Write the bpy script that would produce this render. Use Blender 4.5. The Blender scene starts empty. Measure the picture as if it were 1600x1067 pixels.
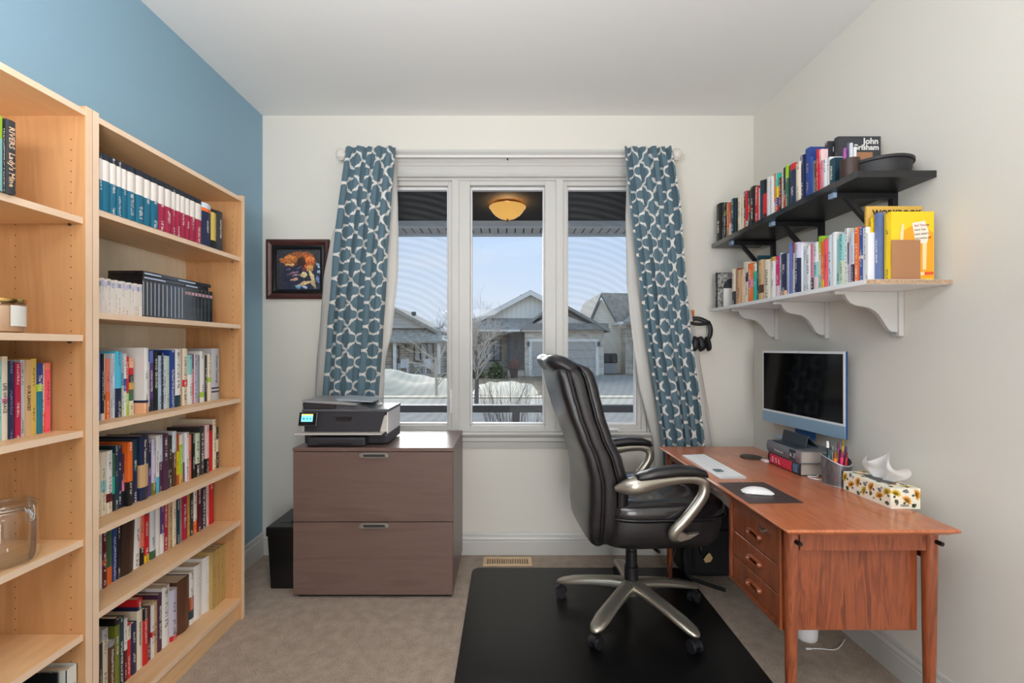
import bpy, bmesh, math, random
from mathutils import Vector, Matrix
R = math.radians
PI = math.pi
random.seed(7)
sc = bpy.context.scene
COL = sc.collection
F = 711.0                      # focal length in pixels of a 1600 px wide frame
CX, CY, H = 793.0, 543.0, 1.295

# ---------------------------------------------------------------- camera, world, sun, lights, exposure
cam = bpy.data.cameras.new('camera'); cam_o = bpy.data.objects.new('camera', cam); COL.objects.link(cam_o)
cam.sensor_width = 36; cam.lens = F/1600*36; cam.clip_start = .05; cam.clip_end = 400
cam.shift_x = (800-CX)/1600; cam.shift_y = (CY-533.5)/1600
cam_o.location = (0, 0, H); cam_o.rotation_euler = (PI/2, 0, 0)
sc.camera = cam_o
vs = sc.view_settings
vs.view_transform = 'Standard'; vs.look = 'None'; vs.gamma = 1; vs.use_curve_mapping = False
vs.exposure = 0.0
sc.cycles.use_denoising = True
sc.cycles.max_bounces = 8; sc.cycles.diffuse_bounces = 5; sc.cycles.glossy_bounces = 4
sc.cycles.transparent_max_bounces = 24; sc.cycles.sample_clamp_indirect = 4
sc.cycles.caustics_reflective = False; sc.cycles.caustics_refractive = False

def lin(c):
    return tuple(((v/255)/12.92 if v/255 <= .04045 else ((v/255+.055)/1.055)**2.4) for v in c[:3])+(1,)

w = bpy.data.worlds.new('sky'); sc.world = w; w.use_nodes = True
nt = w.node_tree; bg = nt.nodes['Background']
tc = nt.nodes.new('ShaderNodeTexCoord'); sep = nt.nodes.new('ShaderNodeSeparateXYZ'); cr = nt.nodes.new('ShaderNodeValToRGB')
nt.links.new(tc.outputs['Generated'], sep.inputs[0])
nz = nt.nodes.new('ShaderNodeTexNoise'); nz.inputs['Scale'].default_value = 3; nz.inputs['Detail'].default_value = 5
mp = nt.nodes.new('ShaderNodeMapping'); mp.inputs['Scale'].default_value = (1, 1, 5)
nt.links.new(tc.outputs['Generated'], mp.inputs[0]); nt.links.new(mp.outputs[0], nz.inputs['Vector'])
nt.links.new(sep.outputs['Z'], cr.inputs[0])
e = cr.color_ramp.elements
e[0].position = 0.0; e[0].color = lin((224, 235, 249)); e[1].position = .45; e[1].color = lin((168, 210, 255))
mx = nt.nodes.new('ShaderNodeMix'); mx.data_type = 'RGBA'
mr = nt.nodes.new('ShaderNodeMapRange'); mr.inputs[1].default_value = .45; mr.inputs[2].default_value = .75; mr.inputs[4].default_value = .55
nt.links.new(nz.outputs[0], mr.inputs[0]); nt.links.new(mr.outputs[0], mx.inputs[0])
nt.links.new(cr.outputs[0], mx.inputs[6]); mx.inputs[7].default_value = lin((230, 236, 247))
nt.links.new(mx.outputs[2], bg.inputs[0]); bg.inputs[1].default_value = 1.0

def light(name, typ, loc, energy, col=(1, 1, 1), rot=(0, 0, 0), **k):
    l = bpy.data.lights.new(name, typ); l.energy = energy; l.color = col
    for a, b in k.items(): setattr(l, a, b)
    o = bpy.data.objects.new(name, l); COL.objects.link(o); o.location = loc; o.rotation_euler = rot
    return o
# low hazy sun in front of the house, shining in through the window under the porch roof
d = Vector((math.sin(R(18))*math.cos(R(25)), -math.cos(R(18))*math.cos(R(25)), -math.sin(R(25))))
light('sun', 'SUN', (0, 8, 8), 3.6, (1, .985, .96), d.to_track_quat('-Z', 'Y').to_euler(), angle=R(40))
# added unseen fill lamps behind the camera: one overhead, one aimed up
light('ceiling_fill', 'AREA', (.1, -.25, 2.60), 16, (1, .985, 1.0), (0, 0, 0), shape='DISK', size=.9)
light('bounce_fill', 'AREA', (-.5, -.1, 1.75), 68, (1, .99, 1.01), (PI-R(12), 0, 0), shape='DISK', size=.8)  # upward fill added in place of bounced flash, brightens the ceiling
# added fill lamp in the unseen rear doorway, brightens the lower walls
light('doorway_fill', 'AREA', (.45, -1.55, 1.05), 46, (1, .99, 1.0), (PI/2, 0, 0), shape='RECTANGLE', size=.85, size_y=1.95)

# ---------------------------------------------------------------- materials
def nodemat(name):
    m = bpy.data.materials.new(name); m.use_nodes = True
    return m, m.node_tree.nodes, m.node_tree.links, m.node_tree.nodes['Principled BSDF']
_mc = {}
def M(name, col, rough=.5, metal=0, bump=0, bscale=200, var=0, vscale=20, spec=None, emit=None, es=1, coat=0, sheen=0):
    if name in _mc: return _mc[name]
    m, N, L, p = nodemat(name)
    p.inputs['Base Color'].default_value = lin(col); p.inputs['Roughness'].default_value = rough
    p.inputs['Metallic'].default_value = metal
    if spec is not None: p.inputs['Specular IOR Level'].default_value = spec
    if coat: p.inputs['Coat Weight'].default_value = coat; p.inputs['Coat Roughness'].default_value = .12
    if sheen: p.inputs['Sheen Weight'].default_value = sheen
    if emit: p.inputs['Emission Color'].default_value = lin(emit); p.inputs['Emission Strength'].default_value = es
    if bump or var:
        tc = N.new('ShaderNodeTexCoord')
    if var:
        n = N.new('ShaderNodeTexNoise'); n.inputs['Scale'].default_value = vscale; n.inputs['Detail'].default_value = 4
        L.new(tc.outputs['Object'], n.inputs['Vector'])
        x = N.new('ShaderNodeMix'); x.data_type = 'RGBA'
        c = lin(col); x.inputs[6].default_value = tuple(v*(1-var) for v in c[:3])+(1,); x.inputs[7].default_value = tuple(min(1, v*(1+var)) for v in c[:3])+(1,)
        mr = N.new('ShaderNodeMapRange'); mr.inputs[1].default_value = .3; mr.inputs[2].default_value = .7
        L.new(n.outputs[0], mr.inputs[0]); L.new(mr.outputs[0], x.inputs[0]); L.new(x.outputs[2], p.inputs['Base Color'])
    if bump:
        n = N.new('ShaderNodeTexNoise'); n.inputs['Scale'].default_value = bscale; n.inputs['Detail'].default_value = 3
        L.new(tc.outputs['Object'], n.inputs['Vector'])
        b = N.new('ShaderNodeBump'); b.inputs['Strength'].default_value = bump; b.inputs['Distance'].default_value = .002
        L.new(n.outputs[0], b.inputs['Height']); L.new(b.outputs[0], p.inputs['Normal'])
    _mc[name] = m
    return m

def wood(name, c1, c2, c3, stretch=(1, 1, 12), scale=8, rough=.45, coat=0, bump=.05):
    m, N, L, p = nodemat(name)
    tc = N.new('ShaderNodeTexCoord'); mp = N.new('ShaderNodeMapping')
    mp.inputs['Scale'].default_value = tuple(scale/s for s in stretch)
    L.new(tc.outputs['Object'], mp.inputs[0])
    n1 = N.new('ShaderNodeTexNoise'); n1.inputs['Scale'].default_value = 1; n1.inputs['Detail'].default_value = 3; n1.inputs['Distortion'].default_value = 1.4
    n2 = N.new('ShaderNodeTexNoise'); n2.inputs['Scale'].default_value = 7; n2.inputs['Detail'].default_value = 6
    L.new(mp.outputs[0], n1.inputs['Vector']); L.new(mp.outputs[0], n2.inputs['Vector'])
    w = N.new('ShaderNodeMath'); w.operation = 'MULTIPLY_ADD'; w.inputs[1].default_value = 7
    L.new(n1.outputs[0], w.inputs[0]); L.new(n2.outputs[0], w.inputs[2])
    fr = N.new('ShaderNodeMath'); fr.operation = 'PINGPONG'; fr.inputs[1].default_value = 1; L.new(w.outputs[0], fr.inputs[0])
    ad = N.new('ShaderNodeMath'); ad.operation = 'MULTIPLY_ADD'; ad.inputs[1].default_value = .45; L.new(fr.outputs[0], ad.inputs[0])
    h = N.new('ShaderNodeMath'); h.operation = 'MULTIPLY'; h.inputs[1].default_value = .55; L.new(n2.outputs[0], h.inputs[0]); L.new(h.outputs[0], ad.inputs[2])
    cr = N.new('ShaderNodeValToRGB'); L.new(ad.outputs[0], cr.inputs[0])
    e = cr.color_ramp.elements; e[0].position = .15; e[0].color = lin(c1); e[1].position = .85; e[1].color = lin(c3)
    q = e.new(.5); q.color = lin(c2)
    L.new(cr.outputs[0], p.inputs['Base Color']); p.inputs['Roughness'].default_value = rough
    if coat: p.inputs['Coat Weight'].default_value = coat; p.inputs['Coat Roughness'].default_value = .2
    b = N.new('ShaderNodeBump'); b.inputs['Strength'].default_value = bump; b.inputs['Distance'].default_value = .001
    L.new(n2.outputs[0], b.inputs['Height']); L.new(b.outputs[0], p.inputs['Normal'])
    return m

def glassmat(name, tint=(1, 1, 1), refl=.08, rough=.0):
    m, N, L, p = nodemat(name); N.remove(p)
    out = N['Material Output']
    t = N.new('ShaderNodeBsdfTransparent'); t.inputs[0].default_value = (*tint, 1)
    g = N.new('ShaderNodeBsdfGlossy'); g.inputs['Roughness'].default_value = rough
    lw = N.new('ShaderNodeLayerWeight'); lw.inputs[0].default_value = .25
    mu = N.new('ShaderNodeMath'); mu.operation = 'MULTIPLY_ADD'; mu.inputs[1].default_value = .6; mu.inputs[2].default_value = refl
    L.new(lw.outputs['Fresnel'], mu.inputs[0])
    mu.use_clamp = True
    x = N.new('ShaderNodeMixShader'); L.new(mu.outputs[0], x.inputs[0]); L.new(t.outputs[0], x.inputs[1]); L.new(g.outputs[0], x.inputs[2])
    L.new(x.outputs[0], out.inputs[0])
    return m

def colattr(name, rough=.5, coat=0):
    m, N, L, p = nodemat(name)
    a = N.new('ShaderNodeAttribute'); a.attribute_name = 'Col'
    L.new(a.outputs['Color'], p.inputs['Base Color']); p.inputs['Roughness'].default_value = rough
    if coat: p.inputs['Coat Weight'].default_value = coat; p.inputs['Coat Roughness'].default_value = .1
    return m

# printed book cover: colour bands from 'Col', small lettering-like print in 'Ink' along the spine
def covermat():
    m, N, L, p = nodemat('book_cover')
    a = N.new('ShaderNodeAttribute'); a.attribute_name = 'Col'
    i = N.new('ShaderNodeAttribute'); i.attribute_name = 'Ink'
    uv = N.new('ShaderNodeUVMap'); uv.uv_map = 'UV'
    s = N.new('ShaderNodeSeparateXYZ'); L.new(uv.outputs[0], s.inputs[0])
    oi = N.new('ShaderNodeObjectInfo')
    def mth(op, x, y=None, z=None, clamp=False):
        n = N.new('ShaderNodeMath'); n.operation = op; n.use_clamp = clamp
        for k, v in enumerate((x, y, z)):
            if v is None: continue
            if isinstance(v, (int, float)): n.inputs[k].default_value = v
            else: L.new(v, n.inputs[k])
        return n.outputs[0]
    sd = mth('MULTIPLY', oi.outputs['Random'], 37.0)
    cmb = N.new('ShaderNodeCombineXYZ'); L.new(mth('MULTIPLY', s.outputs[0], 2.2), cmb.inputs[0]); L.new(mth('MULTIPLY', s.outputs[1], 300), cmb.inputs[1]); L.new(sd, cmb.inputs[2])
    n1 = N.new('ShaderNodeTexNoise'); n1.inputs['Scale'].default_value = 1.0; n1.inputs['Detail'].default_value = 1; L.new(cmb.outputs[0], n1.inputs['Vector'])
    cmb2 = N.new('ShaderNodeCombineXYZ'); L.new(mth('MULTIPLY', s.outputs[1], 13), cmb2.inputs[1]); L.new(sd, cmb2.inputs[0])
    n2 = N.new('ShaderNodeTexNoise'); n2.inputs['Scale'].default_value = 1.0; n2.inputs['Detail'].default_value = 0; L.new(cmb2.outputs[0], n2.inputs['Vector'])
    c1 = mth('GREATER_THAN', n1.outputs[0], .5); c2 = mth('GREATER_THAN', n2.outputs[0], .5)
    du = mth('ABSOLUTE', mth('SUBTRACT', s.outputs[0], .5)); c3 = mth('LESS_THAN', du, .19)
    mk = mth('MULTIPLY', mth('MULTIPLY', c1, c2), c3)
    mk = mth('MULTIPLY', mk, .7)
    x = N.new('ShaderNodeMix'); x.data_type = 'RGBA'; L.new(mk, x.inputs[0]); L.new(a.outputs['Color'], x.inputs[6]); L.new(i.outputs['Color'], x.inputs[7])
    L.new(x.outputs[2], p.inputs['Base Color']); p.inputs['Roughness'].default_value = .38
    return m

WHITE = M('white_trim', (200, 199, 195), .35)
WALL = M('wall_paint', (226, 223, 214), .75, bump=.12, bscale=350)
CEIL = M('ceiling_paint', (234, 235, 234), .9, bump=.1, bscale=250)
BLUE = M('blue_wall_paint', (136, 170, 190), .6, bump=.12, bscale=350)
COVER = covermat()
PAGES = M('book_pages', (226, 217, 198), .85, bump=.4, bscale=400)
BIRCH = wood('birch_veneer', (192, 144, 96), (204, 156, 108), (184, 136, 88), (1, 1, 9), 5, .42)
BIRCH_H = wood('birch_veneer_shelf', (222, 180, 132), (230, 190, 144), (214, 168, 120), (1, 9, 1), 5, .42)
BIRCH_EDGE = wood('birch_edge', (236, 206, 176), (240, 212, 184), (230, 198, 164), (1, 9, 9), 8, .45)
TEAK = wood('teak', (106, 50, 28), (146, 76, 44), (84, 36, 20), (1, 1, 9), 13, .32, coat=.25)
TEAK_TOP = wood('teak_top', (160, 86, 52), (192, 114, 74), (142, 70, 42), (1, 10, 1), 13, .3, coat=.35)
WALNUT = wood('grey_brown_veneer', (106, 85, 79), (112, 91, 84), (100, 79, 73), (14, 1, 1), 7, .34)
METAL = M('brushed_metal', (190, 188, 184), .28, 1)
NICKEL = M('satin_nickel_paint', (178, 172, 160), .3, .85)
BLACKP = M('black_plastic', (24, 24, 27), .4)
DARKP = M('charcoal_plastic', (52, 52, 58), .42)
LEATHER = M('black_leather', (27, 25, 28), .31, bump=.35, bscale=260, var=.25, vscale=30, coat=.15)
LEATHER_G = M('glossy_seat_leather', (27, 25, 28), .24, bump=.35, bscale=200, var=.2, vscale=30, coat=.6)
LEATHER2 = M('brown_black_leather', (31, 27, 28), .42, bump=.35, bscale=260, var=.2, vscale=30)
WHITEP = M('white_plastic', (232, 232, 234), .35)
GLASS = glassmat('window_glass', refl=-.01)
JARG = glassmat('jar_glass', (.97, .98, .97), refl=.06)

# ---------------------------------------------------------------- mesh helpers
class MB:
    def __init__(s): s.bm = bmesh.new(); s.mi = 0
    def faces(s, vs, fs):
        v = [s.bm.verts.new(p) for p in vs]; out = []
        for f in fs:
            try:
                q = s.bm.faces.new([v[i] for i in f]); q.material_index = s.mi; out.append(q)
            except ValueError: pass
        return v, out
    def box(s, x0, x1, y0, y1, z0, z1, b=0, seg=2):
        if x0 > x1: x0, x1 = x1, x0
        if y0 > y1: y0, y1 = y1, y0
        if z0 > z1: z0, z1 = z1, z0
        v, f = s.faces([(x0, y0, z0), (x1, y0, z0), (x1, y1, z0), (x0, y1, z0), (x0, y0, z1), (x1, y0, z1), (x1, y1, z1), (x0, y1, z1)],
                       [(0, 3, 2, 1), (4, 5, 6, 7), (0, 1, 5, 4), (1, 2, 6, 5), (2, 3, 7, 6), (3, 0, 4, 7)])
        if b:
            es = list({e for q in f for e in q.edges})
            bmesh.ops.bevel(s.bm, geom=es, offset=b, segments=seg, profile=.5, affect='EDGES', clamp_overlap=True)
        return s
    def prism(s, pts, axis, a0, a1):
        """closed polygon pts (2-D) extruded along axis 'x','y','z' from a0 to a1"""
        def P(p, a): return {'x': (a, p[0], p[1]), 'y': (p[0], a, p[1]), 'z': (p[0], p[1], a)}[axis]
        n = len(pts)
        vs = [P(p, a0) for p in pts]+[P(p, a1) for p in pts]
        s.faces(vs, [tuple(range(n))[::-1], tuple(range(n, 2*n))]+[(i, (i+1) % n, n+(i+1) % n, n+i) for i in range(n)])
        return s
    def loft(s, loops, caps=True, closed=True):
        n = len(loops[0]); vs = [p for l in loops for p in l]; fs = []
        for k in range(len(loops)-1):
            for i in range(n if closed else n-1):
                j = (i+1) % n; fs.append((k*n+i, k*n+j, (k+1)*n+j, (k+1)*n+i))
        if caps: fs += [tuple(range(n))[::-1], tuple(range((len(loops)-1)*n, len(loops)*n))]
        s.faces(vs, fs); return s
    def tube(s, pts, r, n=8, caps=True, flat=None, up=None):
        pts = [Vector(p) for p in pts]; m = len(pts)
        rs = r if isinstance(r, (list, tuple)) else [r]*m
        loops = []; prev = None
        for i in range(m):
            t = (pts[min(i+1, m-1)]-pts[max(i-1, 0)])
            t = t.normalized() if t.length > 1e-9 else Vector((0, 0, 1))
            if up is not None: a = Vector(up)
            elif prev is not None: a = prev
            else: a = Vector((0, 0, 1)) if abs(t.z) < .9 else Vector((1, 0, 0))
            a = a-t*a.dot(t)
            if a.length < 1e-6: a = t.orthogonal()
            a.normalize(); prev = a; b = t.cross(a)
            fx = flat if flat else 1
            loops.append([pts[i]+(a*math.cos(2*PI*k/n)+b*math.sin(2*PI*k/n)*fx)*rs[i] for k in range(n)])
        return s.loft(loops, caps)
    def cyl(s, p0, p1, r, n=20, r1=None): return s.tube([p0, p1], [r, r if r1 is None else r1], n)
    def lathe(s, prof, c=(0, 0, 0), n=28, caps=False, sx=1, sy=1):
        loops = [[(c[0]+r*sx*math.cos(2*PI*k/n), c[1]+r*sy*math.sin(2*PI*k/n), c[2]+z) for k in range(n)] for r, z in prof]
        return s.loft(loops, caps)
    def build(s, name, mats, parent=None, smooth=False, world=True, label=None, kind=None, bev=0, sub=0, merge=0):
        if merge: bmesh.ops.remove_doubles(s.bm, verts=s.bm.verts, dist=merge)
        bmesh.ops.recalc_face_normals(s.bm, faces=s.bm.faces)
        me = bpy.data.meshes.new(name); s.bm.to_mesh(me); s.bm.free()
        for m in (mats if isinstance(mats, (list, tuple)) else [mats]): me.materials.append(m)
        if smooth:
            me.shade_smooth() if hasattr(me, 'shade_smooth') else None
            if smooth is not True:
                try: me.set_sharp_from_angle(angle=R(smooth))
                except Exception: pass
        o = bpy.data.objects.new(name, me); COL.objects.link(o)
        if parent is not None:
            if world:
                org = Vector((0, 0, 0)); q = parent
                while q is not None: org += q.location; q = q.parent
                me.transform(Matrix.Translation(-org))
            o.parent = parent
        if label: o['label'] = label
        if kind: o['kind'] = kind
        if bev:
            b = o.modifiers.new('bevel', 'BEVEL'); b.width = bev; b.segments = 2; b.limit_method = 'ANGLE'; b.angle_limit = R(40)
        if sub:
            b = o.modifiers.new('sub', 'SUBSURF'); b.levels = sub; b.render_levels = sub
        return o

def tag(o, label=None, cat=None, group=None, kind=None):
    if label: o['label'] = label
    if cat: o['category'] = cat
    if group: o['group'] = group
    if kind: o['kind'] = kind
    return o
def thing(name, label, cat, loc=(0, 0, 0), rotz=0, group=None, rot=None):
    o = bpy.data.objects.new(name, None); COL.objects.link(o); o.empty_display_size = .1
    o.location = loc; o.rotation_euler = rot if rot else (0, 0, rotz)
    return tag(o, label, cat, group)
def rebase(o, loc):
    """give a top-level mesh its origin at its base"""
    o.data.transform(Matrix.Translation(-Vector(loc))); o.location = loc; return o
def struct(o): o['kind'] = 'structure'; return o
def sup(n, a, b, ex=4.0, ph=0):
    out = []
    for k in range(n):
        t = 2*PI*k/n+ph; c, s_ = math.cos(t), math.sin(t)
        out.append((a*math.copysign(abs(c)**(2/ex), c), b*math.copysign(abs(s_)**(2/ex), s_)))
    return out
def smoothpath(pts, sub=5):
    P = [Vector(p) for p in pts]; out = []
    for i in range(len(P)-1):
        p0, p1, p2, p3 = P[max(i-1, 0)], P[i], P[i+1], P[min(i+2, len(P)-1)]
        for k in range(sub):
            t = k/sub
            out.append(.5*((2*p1)+(-p0+p2)*t+(2*p0-5*p1+4*p2-p3)*t*t+(-p0+3*p1-3*p2+p3)*t**3))
    out.append(P[-1]); return out
_fc = {}
def lettering(txt, size, mat, parent, loc, rot, name='lettering', align='LEFT', ext=.0004, sx=1.0, world=True, bold=0):
    """flat printed lettering as a mesh; loc in world coordinates unless world=False"""
    c = bpy.data.curves.new(name, 'FONT'); c.body = txt; c.size = size; c.align_x = align; c.extrude = ext; c.resolution_u = 2; c.offset = bold
    t = bpy.data.objects.new(name+'_curve', c); me = bpy.data.meshes.new_from_object(t)
    bpy.data.objects.remove(t); bpy.data.curves.remove(c)
    me.name = name; me.materials.clear(); me.materials.append(mat)
    me.transform(Matrix.Diagonal((sx, 1, 1, 1)))
    from mathutils import Euler
    me.transform(Matrix.Translation(Vector(loc)) @ Euler(rot).to_matrix().to_4x4())
    if world:
        org = Vector((0, 0, 0)); q = parent
        while q is not None: org += q.location; q = q.parent
        me.transform(Matrix.Translation(-org))
    o = bpy.data.objects.new(name, me); COL.objects.link(o); o.parent = parent
    return o
# ================================================================ THE ROOM
XL, XR, YB, YR, ZC = -1.537, 1.544, 2.855, -1.6, 2.75
T = .14
def sbox(name, mat, *a, **k): return struct(MB().box(*a).build(name, mat, **k))

# carpet
m, N, L, p = nodemat('carpet')
tc = N.new('ShaderNodeTexCoord')
n1 = N.new('ShaderNodeTexNoise'); n1.inputs['Scale'].default_value = 260; n1.inputs['Detail'].default_value = 3
n2 = N.new('ShaderNodeTexNoise'); n2.inputs['Scale'].default_value = 20; n2.inputs['Detail'].default_value = 4
L.new(tc.outputs['Object'], n1.inputs['Vector']); L.new(tc.outputs['Object'], n2.inputs['Vector'])
ad = N.new('ShaderNodeMath'); ad.operation = 'MULTIPLY_ADD'; ad.inputs[1].default_value = .78
h = N.new('ShaderNodeMath'); h.operation = 'MULTIPLY'; h.inputs[1].default_value = .22
L.new(n1.outputs[0], ad.inputs[0]); L.new(n2.outputs[0], h.inputs[0]); L.new(h.outputs[0], ad.inputs[2])
cr = N.new('ShaderNodeValToRGB'); e = cr.color_ramp.elements
e[0].position = .34; e[0].color = lin((112, 96, 84)); e[1].position = .62; e[1].color = lin((188, 170, 152))
L.new(ad.outputs[0], cr.inputs[0]); L.new(cr.outputs[0], p.inputs['Base Color']); p.inputs['Roughness'].default_value = .95
p.inputs['Sheen Weight'].default_value = .15
b = N.new('ShaderNodeBump'); b.inputs['Strength'].default_value = .9; b.inputs['Distance'].default_value = .006
L.new(ad.outputs[0], b.inputs['Height']); L.new(b.outputs[0], p.inputs['Normal'])
CARPET = m

sbox('floor', CARPET, XL-T, XR+T, YR-T, YB+.16, -.1, 0)
sbox('ceiling', CEIL, XL-T, XR+T, YR-T, YB+.16, ZC, ZC+.1)
sbox('wall_left', BLUE, XL-T, XL, YR-T, YB+.16, 0, ZC)
sbox('wall_right', WALL, XR, XR+T, YR-T, YB+.16, 0, ZC)
wb = MB(); wb.box(XL, 0, YR-T, YR, 0, ZC).box(.9, XR, YR-T, YR, 0, ZC).box(0, .9, YR-T, YR, 2.05, ZC); struct(wb.build('wall_rear', WALL))
sbox('wall_hall', WALL, XL, XR, YR-1.2, YR-1.1, 0, ZC)
# window wall with its opening
WX0, WX1, WZ0, WZ1 = -.875, .872, .765, 2.365
wb = MB()
wb.box(XL, WX0, YB, YB+.16, 0, ZC).box(WX1, XR, YB, YB+.16, 0, ZC).box(WX0, WX1, YB, YB+.16, 0, WZ0).box(WX0, WX1, YB, YB+.16, WZ1, ZC)
struct(wb.build('wall_back', WALL))
# door in the rear wall (behind the camera)
dm = MB(); dm.box(-.03, .01, YR+.02, YR+.82, .01, 2.03, .004); struct(dm.build('door_1', WHITE))
# baseboards with a moulded profile
prof = [(0, 0), (.016, 0), (.016, .082), (.0125, .086), (.0125, .092), (.017, .097), (.015, .104), (.0085, .112), (.0085, .126), (.005, .134), (0, .138)]
b = MB(); b.prism([(YB-x, z) for x, z in prof], 'x', XL, XR); struct(b.build('baseboard_back', WHITE, smooth=25))
b = MB(); b.prism([(XL+x, z) for x, z in prof], 'y', YR, YB); struct(b.build('baseboard_left', WHITE, smooth=25))
b = MB(); b.prism([(XR-x, z) for x, z in prof], 'y', YR, YB); struct(b.build('baseboard_right', WHITE, smooth=25))
b = MB(); b.box(XL, -.06, YR, YR+.014, 0, .13).box(.96, XR, YR, YR+.014, 0, .13); struct(b.build('baseboard_rear', WHITE))

# window: frame, three sashes, panes
WG = YB+.055          # plane of the glass
win = bpy.data.objects.new('window_1', None); COL.objects.link(win); win.location = (0, YB, WZ0); win['kind'] = 'structure'
fr = MB()
def ring(mb, x0, x1, z0, z1, wl, wr, wb_, wt, y0, y1):
    mb.box(x0, x0+wl, y0, y1, z0, z1); mb.box(x1-wr, x1, y0, y1, z0, z1)
    mb.box(x0+wl, x1-wr, y0, y1, z0, z0+wb_); mb.box(x0+wl, x1-wr, y0, y1, z1-wt, z1)
ring(fr, WX0, WX1, WZ0, WZ1, .03, .03, .018, .02, YB+.002, YB+.15)
for xm in (-.3275, .3275): fr.box(xm-.022, xm+.022, YB+.0, YB+.15, WZ0+.01, WZ1-.01)
fr.build('window_frame', WHITE, win, bev=.002)
for (xa, xb, nm) in ((WX0+.028, -.345, 'l'), (-.31, .31, 'c'), (.345, WX1-.028, 'r')):
    s = MB()
    c0, c1 = {'l': (-.822, -.376), 'c': (-.236, .236), 'r': (.376, .822)}[nm]
    z0, z1 = .803, 2.318
    ring(s, xa, xb, WZ0+.012, WZ1-.014, c0-xa, xb-c1, z0-WZ0-.012, WZ1-.014-z1, YB+(.012 if nm == 'c' else .02), WG+.02)
    so = s.build('sash', WHITE, win, bev=.0025)
    s = MB(); ring(s, c0-.001, c1+.001, z0-.001, z1+.001, .012, .012, .012, .018, WG-.004, WG+.03)
    s.build('glazing_bead', WHITEP, so, bev=.003)
    g = MB().box(c0+.002, c1-.002, WG+.006, WG+.010, z0+.002, z1-.002).build('pane', GLASS, so)
# fixed insect screens outside the two side lights: fine mesh, moire rings painted into its density
m, N, L, p = nodemat('insect_screen'); N.remove(p); out = N['Material Output']
tcx = N.new('ShaderNodeTexCoord'); wv = N.new('ShaderNodeTexWave'); wv.wave_type = 'RINGS'; wv.rings_direction = 'Y'
mp = N.new('ShaderNodeMapping')
wv.inputs['Scale'].default_value = 7.2; wv.inputs['Distortion'].default_value = .35; wv.inputs['Detail'].default_value = 0; wv.inputs['Detail Scale'].default_value = .6
L.new(tcx.outputs['Object'], mp.inputs[0]); L.new(mp.outputs[0], wv.inputs['Vector'])
mr = N.new('ShaderNodeMapRange'); mr.inputs[3].default_value = .02; mr.inputs[4].default_value = .085; L.new(wv.outputs['Fac'], mr.inputs[0])
t = N.new('ShaderNodeBsdfTransparent'); df = N.new('ShaderNodeBsdfDiffuse'); df.inputs[0].default_value = lin((130, 134, 142))
x = N.new('ShaderNodeMixShader'); L.new(mr.outputs[0], x.inputs[0]); L.new(t.outputs[0], x.inputs[1]); L.new(df.outputs[0], x.inputs[2]); L.new(x.outputs[0], out.inputs[0])
SCREEN = m
for c0, c1 in ((-.822, -.376), (.376, .822)):
    s = MB(); s.box(c0, c1, WG+.045, WG+.046, .80, 2.32); q = s.build('insect_screen', SCREEN, win); oc = Vector(((-.775 if c0 < 0 else .37), 0, 1.17-WZ0)); q.data.transform(Matrix.Translation(-oc)); q.location = oc
# latch on the left mullion, crank handle on the right sash
l = MB(); l.box(-.363, -.349, YB+.000, YB+.021, .885, 1.035, .003); l.box(-.360, -.352, YB-.012, YB+.001, .90, .985, .003); l.build('latch', WHITEP, win)
l = MB(); l.box(.600, .700, YB+.003, YB+.021, .772, .79, .004); l.box(.615, .69, YB-.008, YB+.004, .776, .783, .002); l.cyl((.694, YB-.004, .778), (.694, YB-.022, .778), .006, 12); l.build('crank_handle', WHITEP, win)
# casing: head with stepped mouldings, jambs, stool and apron
cs = MB()
CWX = .955
for s_ in (-1, 1):
    x0, x1 = (WX0 if s_ < 0 else WX1), s_*CWX
    cs.box(x0, x1, YB-.016, YB, WZ0-.01, WZ1); cs.box(x1-.012*s_, x1, YB-.024, YB, WZ0-.01, WZ1); cs.box(x0, x0+.012*s_, YB-.020, YB, WZ0-.01, WZ1)
struct(cs.build('trim_1', WHITE, bev=.003))
cs = MB()
cs.prism([(YB, WZ1-.005), (YB-.016, WZ1-.005), (YB-.022, WZ1+.002), (YB-.022, WZ1+.010), (YB-.016, WZ1+.016), (YB-.016, WZ1+.060), (YB-.022, WZ1+.066), (YB-.022, WZ1+.078),
          (YB-.03, WZ1+.09), (YB-.03, WZ1+.104), (YB-.044, WZ1+.128), (YB-.052, WZ1+.136), (YB-.052, WZ1+.150), (YB, WZ1+.150)], 'x', -CWX-.03, CWX+.03)
struct(cs.build('trim_2', WHITE, smooth=20))
cs = MB()
cs.prism([(YB, WZ0-.015), (YB+.004, WZ0+.004), (YB-.040, WZ0+.004), (YB-.046, WZ0-.006), (YB-.040, WZ0-.018), (YB-.030, WZ0-.024), (YB-.024, WZ0-.030), (YB-.024, WZ0-.052),
          (YB-.016, WZ0-.060), (YB-.010, WZ0-.098), (YB, WZ0-.10)], 'x', -CWX-.02, CWX+.02)
struct(cs.build('trim_3', WHITE, smooth=20))

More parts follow.
